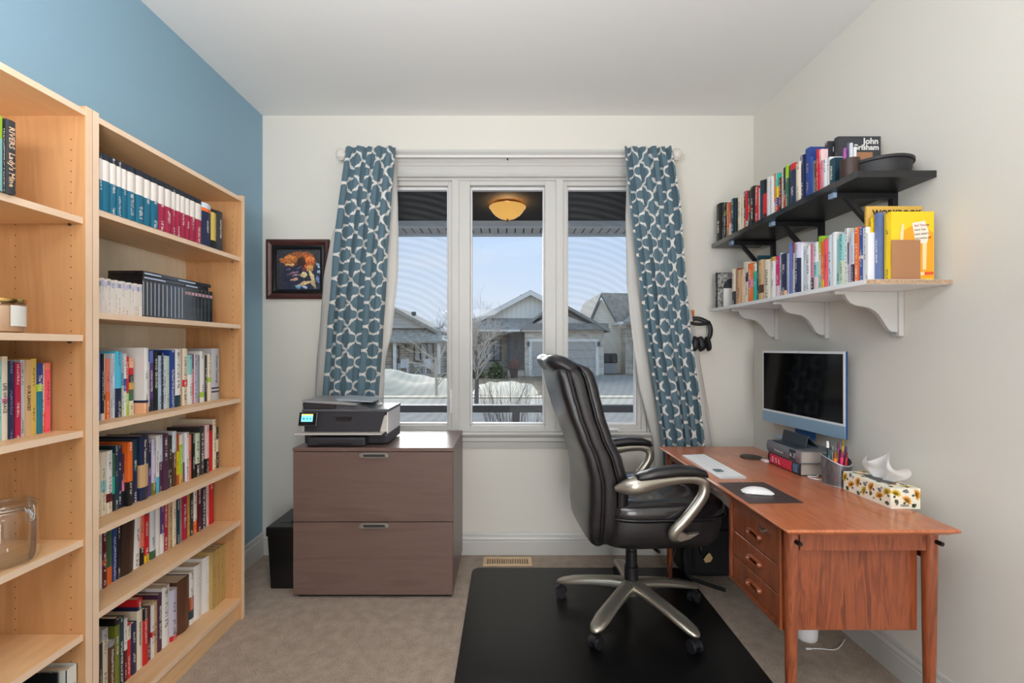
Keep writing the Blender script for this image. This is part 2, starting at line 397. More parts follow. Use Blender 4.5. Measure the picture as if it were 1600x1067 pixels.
# ================================================================ OUTSIDE
ASPH = M('asphalt', (152, 146, 136), .9, var=.12, vscale=2)
GRASS = M('dormant_lawn', (136, 118, 92), 1, bump=.5, bscale=30, var=.25, vscale=1.5)
CONC = M('pale_concrete', (200, 188, 168), .9, var=.06, vscale=2)
SNOW = M('old_snow', (238, 220, 190), .8, bump=.6, bscale=14, var=.1, vscale=2)
GZ = -.55
sbox('ground_lawn', GRASS, -40, 40, 3.2, 90, GZ-.3, GZ)
sbox('road', ASPH, -40, 40, 8.0, 14.2, GZ-.2, GZ+.02)
sbox('road_curb', CONC, -40, 40, 14.2, 15.9, GZ-.2, GZ+.06)
sbox('driveway', ASPH, 3.3, 8.0, 15.9, 30, GZ-.2, GZ+.04)
sbox('front_walk', CONC, -3, 30, 5.6, 6.6, GZ-.2, GZ+.03)
sbox('porch_floor', M('porch_boards', (150, 148, 144), .8), -3, 3, YB+.17, 4.95, -.3, -.16)
DARKSOF = M('dark_porch_soffit', (13, 13, 15), .9)
sbox('porch_ceiling', DARKSOF, -3.2, 3.2, YB+.17, 4.9, 2.655, 2.72)
ALU = M('grey_blue_aluminium', (176, 186, 196), .5)
so = bpy.data.objects.new('trim_4', None); COL.objects.link(so); so.location = (0, 4.9, 2.6); so['kind'] = 'structure'
MB().box(-3.2, 3.2, 4.88, 4.96, 2.595, 2.70).build('beam', ALU, so)
MB().box(-3.2, 3.2, 5.22, 5.26, 2.575, 2.76).build('fascia', ALU, so)
MB().box(-3.2, 3.2, 4.96, 5.22, 2.612, 2.62).build('soffit_backing', M('dark_gap', (40, 42, 46), .8), so)
pan = None; x = -2.0
SOFM = M('perforated_soffit', (168, 172, 178), .6, bump=.6, bscale=90)
while x < 2.0:
    if pan is None:
        pan = MB().box(0, .082, 4.965, 5.215, 2.598, 2.608, .002, 1).build('soffit_panel', SOFM, so)
    else:
        c = pan.copy(); COL.objects.link(c); c.parent = so
        c.location.x = x+2.0
        x += .0951; continue
    pan.data.transform(Matrix.Translation((-2.0, 0, 0))); x += .0951
# porch light: glowing amber glass bowl with finial
pl = thing('porch_light', 'lit amber glass bowl light on the dark porch ceiling outside', 'ceiling light', (0, 4.3, 2.655))
AMB = M('amber_glass', (226, 170, 84), .35, emit=(246, 186, 92), es=.5)
b = MB(); b.lathe([(.001, -.125), (.04, -.122), (.08, -.108), (.12, -.082), (.148, -.05), (.16, -.028), (.172, -.018), (.175, -.01), (.168, -.004)], (0, 4.3, 2.630), 36)
b.build('bowl', AMB, pl, smooth=40)
MB().lathe([(.001, 0), (.12, 0), (.12, -.012), (.001, -.013)], (0, 4.3, 2.654), 24).build('base', M('aged_brass', (120, 92, 50), .4, .8), pl)
b = MB(); b.lathe([(.001, -.15), (.008, -.146), (.012, -.138), (.007, -.13), (.014, -.125), (.001, -.121)], (0, 4.3, 2.630), 12); b.build('finial', M('aged_brass', (120, 92, 50), .4, .8), pl, smooth=True)
light('porch_lamp', 'POINT', (0, 4.3, 2.60), 7, (1, .66, .30), shadow_soft_size=.03)
# railing
rl = thing('porch_railing', 'dark porch railing with flat top rail across the window', 'railing', (0, 4.8, -.16))
RAILM = M('dark_railing', (52, 54, 58), .5)
MB().box(-2.6, 2.6, 4.76, 4.86, .615, .69, .006).build('top_rail', RAILM, rl)
MB().box(-2.6, 2.6, 4.79, 4.83, -.08, -.03).build('bottom_rail', RAILM, rl)
for xp in (-1.9, .09, 1.9): MB().box(xp-.038, xp+.038, 4.775, 4.845, -.16, .615).build('post', RAILM, rl)

# ---- houses across the street
YH = 30.0; SH = F/YH
GH = GZ
def hp(px, py, Y=YH): return ((px-CX)/F*Y, H-(py-CY)/F*Y)
def siding(name, col, period, vertical=False, dark=.72):
    m, N, L, p = nodemat(name); tc = N.new('ShaderNodeTexCoord'); s = N.new('ShaderNodeSeparateXYZ'); L.new(tc.outputs['Object'], s.inputs[0])
    a = N.new('ShaderNodeMath'); a.operation = 'MULTIPLY'; a.inputs[1].default_value = 1/period; L.new(s.outputs[0 if vertical else 2], a.inputs[0])
    f = N.new('ShaderNodeMath'); f.operation = 'FRACT'; L.new(a.outputs[0], f.inputs[0])
    g = N.new('ShaderNodeMath'); g.operation = 'GREATER_THAN'; g.inputs[1].default_value = .12; L.new(f.outputs[0], g.inputs[0])
    x = N.new('ShaderNodeMix'); x.data_type = 'RGBA'; L.new(g.outputs[0], x.inputs[0]); c = lin(col)
    x.inputs[6].default_value = tuple(v*dark for v in c[:3])+(1,); x.inputs[7].default_value = c
    L.new(x.outputs[2], p.inputs['Base Color']); p.inputs['Roughness'].default_value = .8
    return m
def stone(name, c1, c2):
    m, N, L, p = nodemat(name); tc = N.new('ShaderNodeTexCoord')
    bt = N.new('ShaderNodeTexBrick'); bt.inputs['Color1'].default_value = lin(c1); bt.inputs['Color2'].default_value = lin(c2)
    bt.inputs['Mortar'].default_value = lin((224, 214, 198)); bt.inputs['Scale'].default_value = 1; bt.inputs['Brick Width'].default_value = .5; bt.inputs['Row Height'].default_value = .17
    bt.inputs['Mortar Size'].default_value = .02; bt.inputs['Bias'].default_value = .1
    mp = N.new('ShaderNodeMapping'); mp.inputs['Rotation'].default_value = (PI/2, 0, 0); L.new(tc.outputs['Object'], mp.inputs[0]); L.new(mp.outputs[0], bt.inputs['Vector'])
    L.new(bt.outputs[0], p.inputs['Base Color']); p.inputs['Roughness'].default_value = .9
    return m
SHIN = M('grey_shingles', (154, 151, 144), .9, bump=.6, bscale=8, var=.2, vscale=4)
SHIN2 = M('brown_grey_shingles', (176, 168, 154), .9, bump=.6, bscale=8, var=.25, vscale=4)
BOARD = siding('board_siding', (246, 240, 228), .32, True, .82); CLAP = siding('clapboard_siding', (252, 242, 222), .2)
STONE = stone('pale_stone', (236, 224, 206), (200, 188, 170)); STONE2 = stone('brown_stone', (214, 200, 180), (172, 160, 142))
HTRIM = M('house_trim_white', (246, 240, 230), .6); DGREY = M('dark_grey_door', (98, 98, 100), .6); GARG = siding('garage_door_panels', (200, 192, 182), .55, False, .8)
WINM = M('far_window_glass', (150, 156, 160), .15); BLIND = M('pale_window_blind', (206, 210, 204), .6)
def slab(mb, pts, y0, y1, th=.16):
    """roof slope seen edge-on: polyline (x,z) given thickness th, running y0..y1"""
    mb.prism(list(pts)+[(x, z-th) for x, z in reversed(pts)], 'y', y0, y1)
def hwin(parent, x0, x1, z0, z1, y, panes=3, frame=HTRIM, glass=WINM):
    f = MB(); ring(f, x0, x1, z0, z1, .08, .08, .08, .1, y-.08, y)
    for k in range(1, panes): xx = x0+(x1-x0)*k/panes; f.box(xx-.05, xx+.05, y-.08, y, z0, z1)
    fo = f.build('window', frame, parent)
    for k in range(panes):
        a = x0+(x1-x0)*k/panes; MB().box(a+.05, a+(x1-x0)/panes-.05, y-.04, y-.02, z0+.06, z1-.06).build('pane', glass, fo)

# centre house
hc = thing('house', 'bungalow with wide board gable, recessed grey front door and double garage', 'house', (2.5, YH, GH))
gx = lambda px: hp(px, 0)[0]; gz = lambda py: hp(0, py)[1]
b = MB(); b.box(gx(733), gx(822), YH+2.2, YH+11, GH, gz(494)); b.build('wall', STONE2, hc)
b = MB(); b.prism([(gx(742), gz(498)), (gx(830), gz(455)), (gx(912), gz(498))], 'y', YH+1.2, YH+1.5); b.build('gable', BOARD, hc)
b = MB(); slab(b, [(gx(733), gz(502)), (gx(830), gz(451)), (gx(928), gz(502))], YH+.7, YH+11, .25); b.build('roof', SHIN, hc)
b = MB(); slab(b, [(gx(733), gz(502.6)), (gx(830), gz(451.8)), (gx(928), gz(502.6))], YH+.66, YH+.72, .3); b.build('gable_trim', HTRIM, hc)
# lower roof over the entry, sloping to the street
b = MB(); b.faces([(gx(718), YH-.5, gz(517)), (gx(850), YH-.5, gz(517)), (gx(850), YH+1.3, gz(494)), (gx(752), YH+1.3, gz(494)), (gx(718), YH-.5, gz(519)), (gx(850), YH-.5, gz(519)), (gx(850), YH+1.3, gz(497)), (gx(752), YH+1.3, gz(497))],
        [(0, 1, 2, 3), (7, 6, 5, 4), (0, 4, 5, 1), (1, 5, 6, 2), (2, 6, 7, 3), (3, 7, 4, 0)]); b.build('porch_roof', SHIN, hc)
b = MB(); b.box(gx(718), gx(850), YH-.62, YH-.5, gz(518.6), gz(515.4)); b.build('gutter', HTRIM, hc)
# garage wing
b = MB(); b.box(gx(820), gx(942), YH-.3, YH+2.4, GH, gz(515)); b.build('garage_wall', STONE, hc)
b = MB(); b.prism([(gx(820), gz(514)), (gx(868), gz(487)), (gx(938), gz(514))], 'y', YH-.2, YH+.1); b.build('garage_gable', BOARD, hc)
b = MB(); slab(b, [(gx(812), gz(515)), (gx(868), gz(470)), (gx(949), gz(515))], YH-.8, YH+2.5, .2); b.build('garage_roof', SHIN, hc)
b = MB(); b.box(gx(820), gx(947), YH-.75, YH-.3, gz(516), gz(506)); b.build('shingle_skirt', SHIN, hc)
b = MB(); ring(b, gx(826), gx(934), GH, gz(529.5), .2, .2, .02, .2, YH-.38, YH-.28); b.build('garage_frame', HTRIM, hc)
b = MB()
for k in range(4):
    z0 = GH+.05+k*(gz(534)-GH-.05)/4; b.box(gx(829.5), gx(930.5), YH-.33, YH-.28, z0, z0+(gz(534)-GH-.05)/4-.03)
b.build('garage_door', GARG, hc)
for px in (825, 933.5): MB().box(gx(px)-.08, gx(px)+.08, YH-.5, YH-.3, gz(541), gz(534)).build('wall_lantern', DGREY, hc)
b = MB(); b.box(gx(793), gx(819.5), YH+1.2, YH+2.3, GH, gz(517)); b.build('entry', M('grey_entry', (110, 112, 116), .7), hc)
b = MB(); b.box(gx(801), gx(811), YH+1.12, YH+1.2, GH+.3, gz(524)); d_ = b.build('door', DGREY, hc)
MB().box(gx(803), gx(809), YH+1.08, YH+1.13, gz(545), gz(530)).build('glass', M('dark_glass', (60, 74, 76), .2), d_)
MB().box(gx(793), gx(819), YH-.3, YH+1.2, GH, GH+.3).build('steps', CONC, hc)
hwin(hc, gx(746), gx(782), gz(566), gz(530), YH+2.2, 3, DGREY)
MB().box(gx(815), gx(822), YH+3, YH+3.5, gz(458), gz(452)).build('roof_vent', DGREY, hc)

# left house
hl = thing('house', 'grey-roofed stone bungalow with white porch chairs in left window', 'house', (-6.5, YH-2, GH))
Y2 = 28.0
gx = lambda px: hp(px, 0, Y2)[0]; gz = lambda py: hp(0, py, Y2)[1]
b = MB(); b.box(gx(540), gx(688), Y2+1.5, Y2+9, GH, gz(532)); b.build('wall', STONE2, hl)
b = MB(); b.prism([(gx(560), gz(512)), (gx(600), gz(474)), (gx(664), gz(512))], 'y', Y2+.8, Y2+1.1); b.build('gable', siding('beige_siding', (206, 202, 192), .22), hl)
b = MB(); slab(b, [(gx(545), gz(520)), (gx(600), gz(472)), (gx(682), gz(516))], Y2+.4, Y2+9, .22); b.build('roof', SHIN2, hl)
b = MB(); b.faces([(gx(535), Y2-.3, gz(533)), (gx(693), Y2-.3, gz(533)), (gx(684), Y2+1.2, gz(510)), (gx(552), Y2+1.2, gz(510)), (gx(535), Y2-.3, gz(536)), (gx(693), Y2-.3, gz(536)), (gx(684), Y2+1.2, gz(513)), (gx(552), Y2+1.2, gz(513))],
        [(0, 1, 2, 3), (7, 6, 5, 4), (0, 4, 5, 1), (1, 5, 6, 2), (2, 6, 7, 3), (3, 7, 4, 0)]); b.build('porch_roof', SHIN2, hl)
for px in (617, 686): MB().box(gx(px)-.1, gx(px)+.1, Y2-.1, Y2+.1, GH, gz(534)).build('porch_post', HTRIM, hl)
hwin(hl, gx(639), gx(672), gz(566), gz(534), Y2+1.5, 3, M('dark_window_frame', (96, 88, 80), .6), BLIND)
b = MB(); b.box(gx(603), gx(615), Y2+1.42, Y2+1.5, GH+.2, gz(540)); d_ = b.build('door', DGREY, hl)
MB().box(gx(606), gx(613), Y2+1.38, Y2+1.43, gz(560), gz(545)).build('glass', BLIND, d_)
MB().box(gx(540), gx(690), Y2-.3, Y2+1.5, GH-.1, gz(584)).build('porch_slab', CONC, hl)
MB().box(gx(625.5), gx(628.5), Y2+1.3, Y2+1.5, gz(544), gz(537)).build('wall_lantern', DGREY, hl)
MB().box(gx(627), gx(633), Y2+3, Y2+3.4, gz(487), gz(481)).build('roof_vent', DGREY, hl)
PCH = M('white_resin', (240, 240, 240), .5)
def patio_chair(px, lab, tilt):
    zb = gz(584); c = thing('patio_chair', lab, 'chair', (gx(px), Y2+.5, zb), R(tilt))
    a = MB(); a.box(-.26, .26, -.25, .25, .36, .42); a.build('seat', PCH, c, world=False)
    a = MB(); a.prism([(.2, .40), (.26, .40), (.36, .88), (.31, .90)], 'x', -.26, .26); a.build('backrest', PCH, c, world=False)
    for sx in (-1, 1):
        MB().box(sx*.29-.04, sx*.29+.04, -.27, .27, .58, .62).build('armrest', PCH, c, world=False)
        for sy in (-.24, .22): MB().box(sx*.27-.03, sx*.27+.03, sy-.03, sy+.03, 0, .6).build('leg', PCH, c, world=False)
patio_chair(628, 'white porch chair beside the dark front door of the left house', 0)
patio_chair(668, 'white folding porch chair right of the small table, left house', 25)
t_ = thing('patio_table', 'small white folding table between the two white porch chairs', 'table', (gx(652), Y2+.4, gz(584)))
MB().box(-.25, .25, -.25, .25, .44, .48).build('tabletop', PCH, t_, world=False)
for s_ in (-1, 1): MB().tube([(-.22*s_, 0, 0), (.22*s_, 0, .44)], .025, 6).build('leg', PCH, t_, world=False)

# right house: gable end towards the street and a lower wing to its right
hr = thing('house', 'pale sided house with steep grey gable in right window', 'house', (7, 29, GH))
Y3 = 33.0
gx = lambda px: hp(px, 0, Y3)[0]; gz = lambda py: hp(0, py, Y3)[1]
b = MB(); b.prism([(gx(926), GH), (gx(926), gz(500)), (gx(940), gz(468)), (gx(966), gz(503)), (gx(971), gz(510)), (gx(971), GH)], 'y', Y3, Y3+7); b.build('wall', CLAP, hr)
b = MB(); b.faces([(gx(921), Y3-.3, gz(498)), (gx(938), Y3-.3, gz(458)), (gx(963), Y3-.3, gz(503)), (gx(1030), Y3+.2, gz(459)), (gx(1040), Y3-.3, gz(503)),
                    (gx(921)-.1, Y3+7, gz(498)), (gx(938), Y3+7, gz(458))], [(1, 2, 4, 3), (0, 1, 6, 5)]); b.build('roof', SHIN2, hr)
b = MB(); slab(b, [(gx(921), gz(499)), (gx(938), gz(459)), (gx(963.5), gz(504.5))], Y3-.35, Y3-.25, .25); b.build('gable_trim', M('grey_fascia', (120, 122, 124), .7), hr)
b = MB(); b.faces([(gx(962), Y3-2, gz(505)), (gx(1040), Y3-2, gz(505)), (gx(1040), Y3-.4, gz(482)), (gx(988), Y3-.4, gz(488)), (gx(962), Y3-2, gz(508)), (gx(1040), Y3-2, gz(508)), (gx(1040), Y3, gz(490))],
        [(0, 1, 2, 3), (0, 4, 5, 1), (3, 0, 4)]); b.build('porch_roof', SHIN2, hr)
b = MB(); b.box(gx(970), gx(1040), Y3-1.3, Y3, GH, gz(506)); b.build('front_wall', STONE, hr)
MB().box(gx(978.5), gx(982.5), Y3-1.9, Y3-1.7, GH+.3, gz(506)).build('porch_post', DGREY, hr)
hwin(hr, gx(984), gx(1000), gz(541), gz(511), Y3-1.3, 1, DGREY)
b = MB(); b.box(gx(956), gx(960.5), Y3-2, Y3+.1, gz(509), gz(505)); b.tube([(gx(962), Y3-2, gz(507)), (gx(968), Y3-1.5, gz(512))], .07, 6); b.build('gutter', HTRIM, hr)
MB().box(gx(974), gx(981), Y3+2, Y3+2.6, gz(460), gz(453)).build('chimney', DGREY, hr)
bq = thing('barbecue', 'black covered barbecue beside the pale sided right house', 'barbecue', (gx(944), Y3-1.5, GH))
b = MB(); b.box(-.55, .55, -.3, .3, .75, 1.45, .12); b.build('hood', BLACKP, bq, world=False)
MB().box(-.45, .45, -.25, .25, .05, .78, .02).build('cart', M('grey_metal_cart', (150, 152, 154), .5), bq, world=False)
ub = tag(MB().box(6.7, 6.95, 20.5, 20.8, GZ, .38, .03).build('utility_box', M('pale_green_metal', (196, 210, 202), .6)), 'pale green utility box on the lawn beside the driveway', 'utility box')
# planters and hedge in front of the centre house
b = MB(); b.lathe([(.18, 0), (.24, .5), (.26, .55), (.22, .55)], (gx(0)*0+.05+0, 0, 0), 14)
pt = thing('planter', 'dark pot with reddish bush before the centre house entry', 'planter', (.38, 27.5, GZ)); b.bm.free()
MB().lathe([(.001, 0), (.2, 0), (.28, .55), (.3, .6), (.001, .6)], (0, 0, 0), 14).build('pot', M('dark_pot', (70, 52, 48), .6), pt, world=False)
def blob(name, mat, parent, c, rad, n, leaf, seed):
    rn = random.Random(seed); mb = MB()
    for _ in range(n):
        u = Vector((rn.gauss(0, 1), rn.gauss(0, 1), rn.gauss(0, 1))).normalized()*rn.uniform(.5, 1)
        q = Vector((c[0]+u.x*rad[0], c[1]+u.y*rad[1], c[2]+abs(u.z)*rad[2])); a = Vector((rn.gauss(0, 1), rn.gauss(0, 1), rn.gauss(0, 1))).normalized()*leaf; b2 = a.orthogonal()*.6
        mb.faces([q-a, q+b2, q+a, q-b2], [(0, 1, 2, 3)])
    return mb.build(name, mat, parent, world=False)
blob('foliage', M('reddish_foliage', (120, 76, 60), .9), pt, (0, 0, .6), (.35, .35, .6), 160, .09, 4)
bs = thing('shrub', 'small round green shrub before the centre house, left of the pot', 'shrub', (-.68, 27.6, GZ))
blob('foliage', M('green_foliage', (104, 112, 70), .9), bs, (0, 0, 0), (.52, .5, 1.0), 500, .1, 5)
hd = thing('hedge', 'low olive hedge row along the centre house front', 'hedge', (-2.5, 27.8, GZ))
blob('foliage', M('olive_hedge', (140, 134, 98), .95), hd, (0, 0, 0), (1.2, .4, .75), 1200, .1, 6)
# snow banks (lumpy mounds)
def mound(name, lab, cx, cy, rx, ry, hz, seed):
    rn = random.Random(seed); mb = MB(); loops = []
    from mathutils import noise as mn
    nx, ny = 40, 14; vs = []
    for j in range(ny+1):
        for i in range(nx+1):
            u, v = i/nx*2-1, j/ny*2-1
            f = max(0, 1-abs(u)**3)*max(0, 1-v*v)
            z = hz*f*(.75+.5*mn.noise(Vector((u*3+seed, v*1.5, seed))))
            vs.append((cx+u*rx, cy+v*ry, GZ-.02+max(0, z)))
    fs = [(j*(nx+1)+i, j*(nx+1)+i+1, (j+1)*(nx+1)+i+1, (j+1)*(nx+1)+i) for j in range(ny) for i in range(nx)]
    mb.faces(vs, fs); o = mb.build(name, SNOW, smooth=True); rebase(o, (cx, cy, GZ)); tag(o, lab, 'snow bank')
mound('snow_bank', 'long snow bank on the lawn before the left house', -5.8, 19.4, 4.2, 2.0, 1.05, 3)
mound('snow_bank', 'flat snow patch on the lawn behind the street tree', -.1, 20.5, 1.4, 3.0, .35, 9)
sbox('trim_5', SNOW, -40, 40, 16.0, 16.6, GZ-.1, GZ+.1)
# ---- bare trees
BARK = M('frosty_bark', (206, 194, 180), .9); BARK2 = M('grey_bark', (120, 112, 104), .9)
def branches(mb, p, d, ln, r, depth, rn, spread=.5, lift=.1):
    q = p; pts = [p]; dd = d.copy()
    for k in range(3):
        dd = (dd+Vector((rn.gauss(0, .12), rn.gauss(0, .12), rn.gauss(0, .08)+lift*.3))).normalized(); q = q+dd*ln/3; pts.append(q)
    mb.tube(pts, [r, r*.85, r*.72, r*.6], 5 if depth > 1 else 3)
    if depth <= 0: return
    for _ in range(rn.choice((2, 3)) if depth > 1 else 3):
        k = rn.choice((1, 2, 3)); nd = (dd+Vector((rn.gauss(0, spread), rn.gauss(0, spread), rn.gauss(0, spread*.6)+lift))).normalized()
        branches(mb, pts[k], nd, ln*rn.uniform(.6, .85), r*.55, depth-1, rn, spread, lift)
rn = random.Random(11)
tr = thing('bare_tree', 'young frosty bare tree standing in the centre window view', 'tree', (-1.0, 14.6, GZ))
b = MB(); b.tube([(0, 0, 0), (.02, 0, .9), (-.02, 0, 1.9)], [.075, .06, .05], 8); b.build('trunk', BARK2, tr, world=False)
b = MB()
for k in range(28):
    a = rn.uniform(0, 2*PI); z = rn.uniform(.6, 2.1); branches(b, Vector((0, 0, z)), Vector((math.cos(a), math.sin(a), rn.uniform(.5, 1.6))).normalized(), rn.uniform(.55, .95), .022, 4, rn, .5, .1)
b.build('branches', BARK, tr, world=False)
sh = thing('bare_shrub', 'leafless many-stemmed shrub just beyond the dark porch railing', 'shrub', (.12, 6.1, GZ))
b = MB()
for k in range(15):
    a = rn.uniform(0, 2*PI); s_ = rn.uniform(.1, .42); branches(b, Vector((.05*math.cos(a), .05*math.sin(a), 0)), Vector((math.cos(a)*s_, math.sin(a)*s_, 1)).normalized(), rn.uniform(.6, .85), .009, 3, rn, .28, .25)
b.build('stems', BARK2, sh, world=False)
tr = thing('bare_tree', 'frosty bare tree at the right side of the left window view', 'tree', (-2.65, 16.95, GZ))
b = MB()
for k in range(8):
    a = rn.uniform(0, 2*PI); branches(b, Vector((0, 0, rn.uniform(.2, 1.4))), Vector((math.cos(a), math.sin(a)*.6, rn.uniform(.2, 1.2))).normalized(), rn.uniform(.6, 1.0), .025, 4, rn, .55, .05)
b.tube([(0, 0, 0), (0, 0, 1.5)], .05, 6); b.build('branches', BARK, tr, world=False)
for k, (x_, y_, hh) in enumerate(((-8.5, 52, 5.2), (-6.0, 55, 4.4), (-10.5, 55, 4.6))):
    lab = ['hazy bare tree behind the left house, tallest of three', 'hazy bare tree behind the left house, rightmost of three', 'hazy bare tree behind the left house, leftmost of three'][k]
    tr = thing('bare_tree', lab, 'tree', (x_, y_, GZ), group='distant trees behind the left house')
    b = MB(); b.tube([(0, 0, 0), (0, 0, hh*.45)], .16, 6)
    for q in range(7):
        a = rn.uniform(0, 2*PI); branches(b, Vector((0, 0, hh*rn.uniform(.3, .45))), Vector((math.cos(a), math.sin(a), 1.1)).normalized(), hh*.3, .07, 3, rn, .5, .1)
    b.build('branches', BARK2, tr, world=False)
# ================================================================ BOOKCASES (front plane x = BX)
BX = -1.265; BXB = -1.537
YF, YN = 2.189, 1.389
TP = .020
HOLE = M('pin_hole', (126, 90, 56), .9)
def bookcase(y0, y1, shelves, lab):
    t = thing('bookcase', lab, 'bookcase', (BX-.136, (y0+y1)/2, 0), group='birch bookcases on the left wall')
    for ya, yb in ((y0, y0+TP), (y1-TP, y1)):
        b = MB(); b.box(BXB+.004, BX-.0015, ya, yb, 0, 2.02); p = b.build('side_panel', BIRCH, t)
        MB().box(BX-.0015, BX, ya, yb, 0, 2.02).build('edge_band', BIRCH_EDGE, p)
        hb = MB()
        yy, sg = (yb, 1) if ya == y0 else (ya, -1)
        for xh in (BX-.045, BXB+.06):
            z = .16
            while z < 1.95:
                n = 6; vs = [(xh+.0026*math.cos(2*PI*k/n), yy+sg*.0004, z+.0026*math.sin(2*PI*k/n)) for k in range(n)]
                hb.faces(vs, [tuple(range(n))]); z += .032
        hb.build('pin_holes', HOLE, p, kind='stuff')
    b = MB().box(BXB+.004, BX-.002, y0+TP, y1-TP, 1.990, 2.008); p = b.build('top_board', BIRCH_H, t)
    MB().box(BX-.002, BX-.0005, y0+TP, y1-TP, 1.990, 2.008).build('edge_band', BIRCH_EDGE, p)
    MB().box(BXB+.001, BXB+.004, y0+.003, y1-.003, .02, 2.01).build('back_panel', wood('birch_back', (240, 228, 202), (244, 234, 210), (234, 220, 192), (1, 1, 9), 5, .6), t)
    for z in shelves:
        b = MB().box(BXB+.006, BX-.0095, y0+TP+.001, y1-TP-.001, z-.019, z); p = b.build('shelf', BIRCH_H, t)
        MB().box(BX-.0095, BX-.008, y0+TP+.001, y1-TP-.001, z-.019, z).build('edge_band', BIRCH_EDGE, p)
        for yy in (y0+TP+.006, y1-TP-.006):
            MB().cyl((BX-.045, yy, z-.0255), (BX-.045, yy, z-.019), .0035, 8).build('shelf_pin', M('dark_steel', (80, 74, 68), .4, .8), p)
    MB().box(BX-.035, BX-.018, y0+TP, y1-TP, 0, .081).build('kick_plate', BIRCH_H, t)
    return t
ZS2 = [1.725, 1.404, 1.053, .729, .470, .100]
ZS1 = [1.685, 1.333, 1.046, .719, .435, .100]
bookcase(YN, YF, ZS2, 'tall birch bookcase full of books, the farther one, nearer the window')
bookcase(YN-.803, YN-.003, ZS1, 'tall birch bookcase with candle and glass jar, nearer the camera')

# ================================================================ BOOKS
K = dict(black=(26, 26, 29), charcoal=(52, 54, 60), navy=(34, 42, 76), blue=(52, 84, 158), royal=(36, 66, 140), periwinkle=(104, 122, 200), sky=(84, 190, 224), pale_blue=(188, 212, 230),
         ice=(214, 226, 236), teal=(30, 116, 146), dark_teal=(26, 62, 78), aqua=(150, 208, 208), turquoise=(44, 178, 158), green=(58, 104, 78), lime=(160, 204, 48), olive=(112, 122, 40), pale_green=(200, 216, 190),
         yellow=(240, 200, 30), gold=(214, 172, 76), tan=(206, 172, 128), cream=(236, 226, 204), white=(238, 238, 238), grey=(150, 154, 162), silver=(190, 194, 202), lavender=(206, 202, 224),
         purple=(92, 66, 132), plum=(78, 44, 74), pink=(232, 140, 168), blush=(236, 204, 204), magenta=(204, 40, 110), coral=(240, 92, 110), salmon=(238, 130, 110), red=(204, 34, 44), crimson=(176, 32, 72),
         maroon=(96, 26, 36), orange=(234, 110, 40), rust=(176, 84, 50), brown=(92, 58, 42), dark_brown=(58, 40, 32), peach=(242, 190, 150), mustard=(206, 180, 92), ivory=(232, 225, 218), ink_blue=(32, 38, 50), deep_teal=(24, 100, 128), wine=(158, 34, 68), old_gold=(186, 158, 98), slate_blue=(100, 118, 164))
NAME = {k: k.replace('_', ' ') for k in K}; NAME['ink_blue'] = 'dark blue'
ORD = ['first', 'second', 'third', 'fourth', 'fifth', 'sixth', 'seventh', 'eighth', 'ninth', 'tenth', '11th', '12th', '13th', '14th', '15th', '16th', '17th', '18th', '19th', '20th', '21st', '22nd', '23rd', '24th',
       '25th', '26th', '27th', '28th', '29th', '30th', '31st', '32nd', '33rd', '34th', '35th', '36th', '37th', '38th', '39th', '40th', '41st', '42nd']
def parse(spec):
    out = []; rest = 1
    parts = spec.split('/')
    for i, q in enumerate(parts):
        nm = q.rstrip('0123456789.'); f = q[len(nm):]
        f = float(f) if f else rest
        if i == len(parts)-1: f = rest
        out.append((nm, f)); rest -= f
    return out
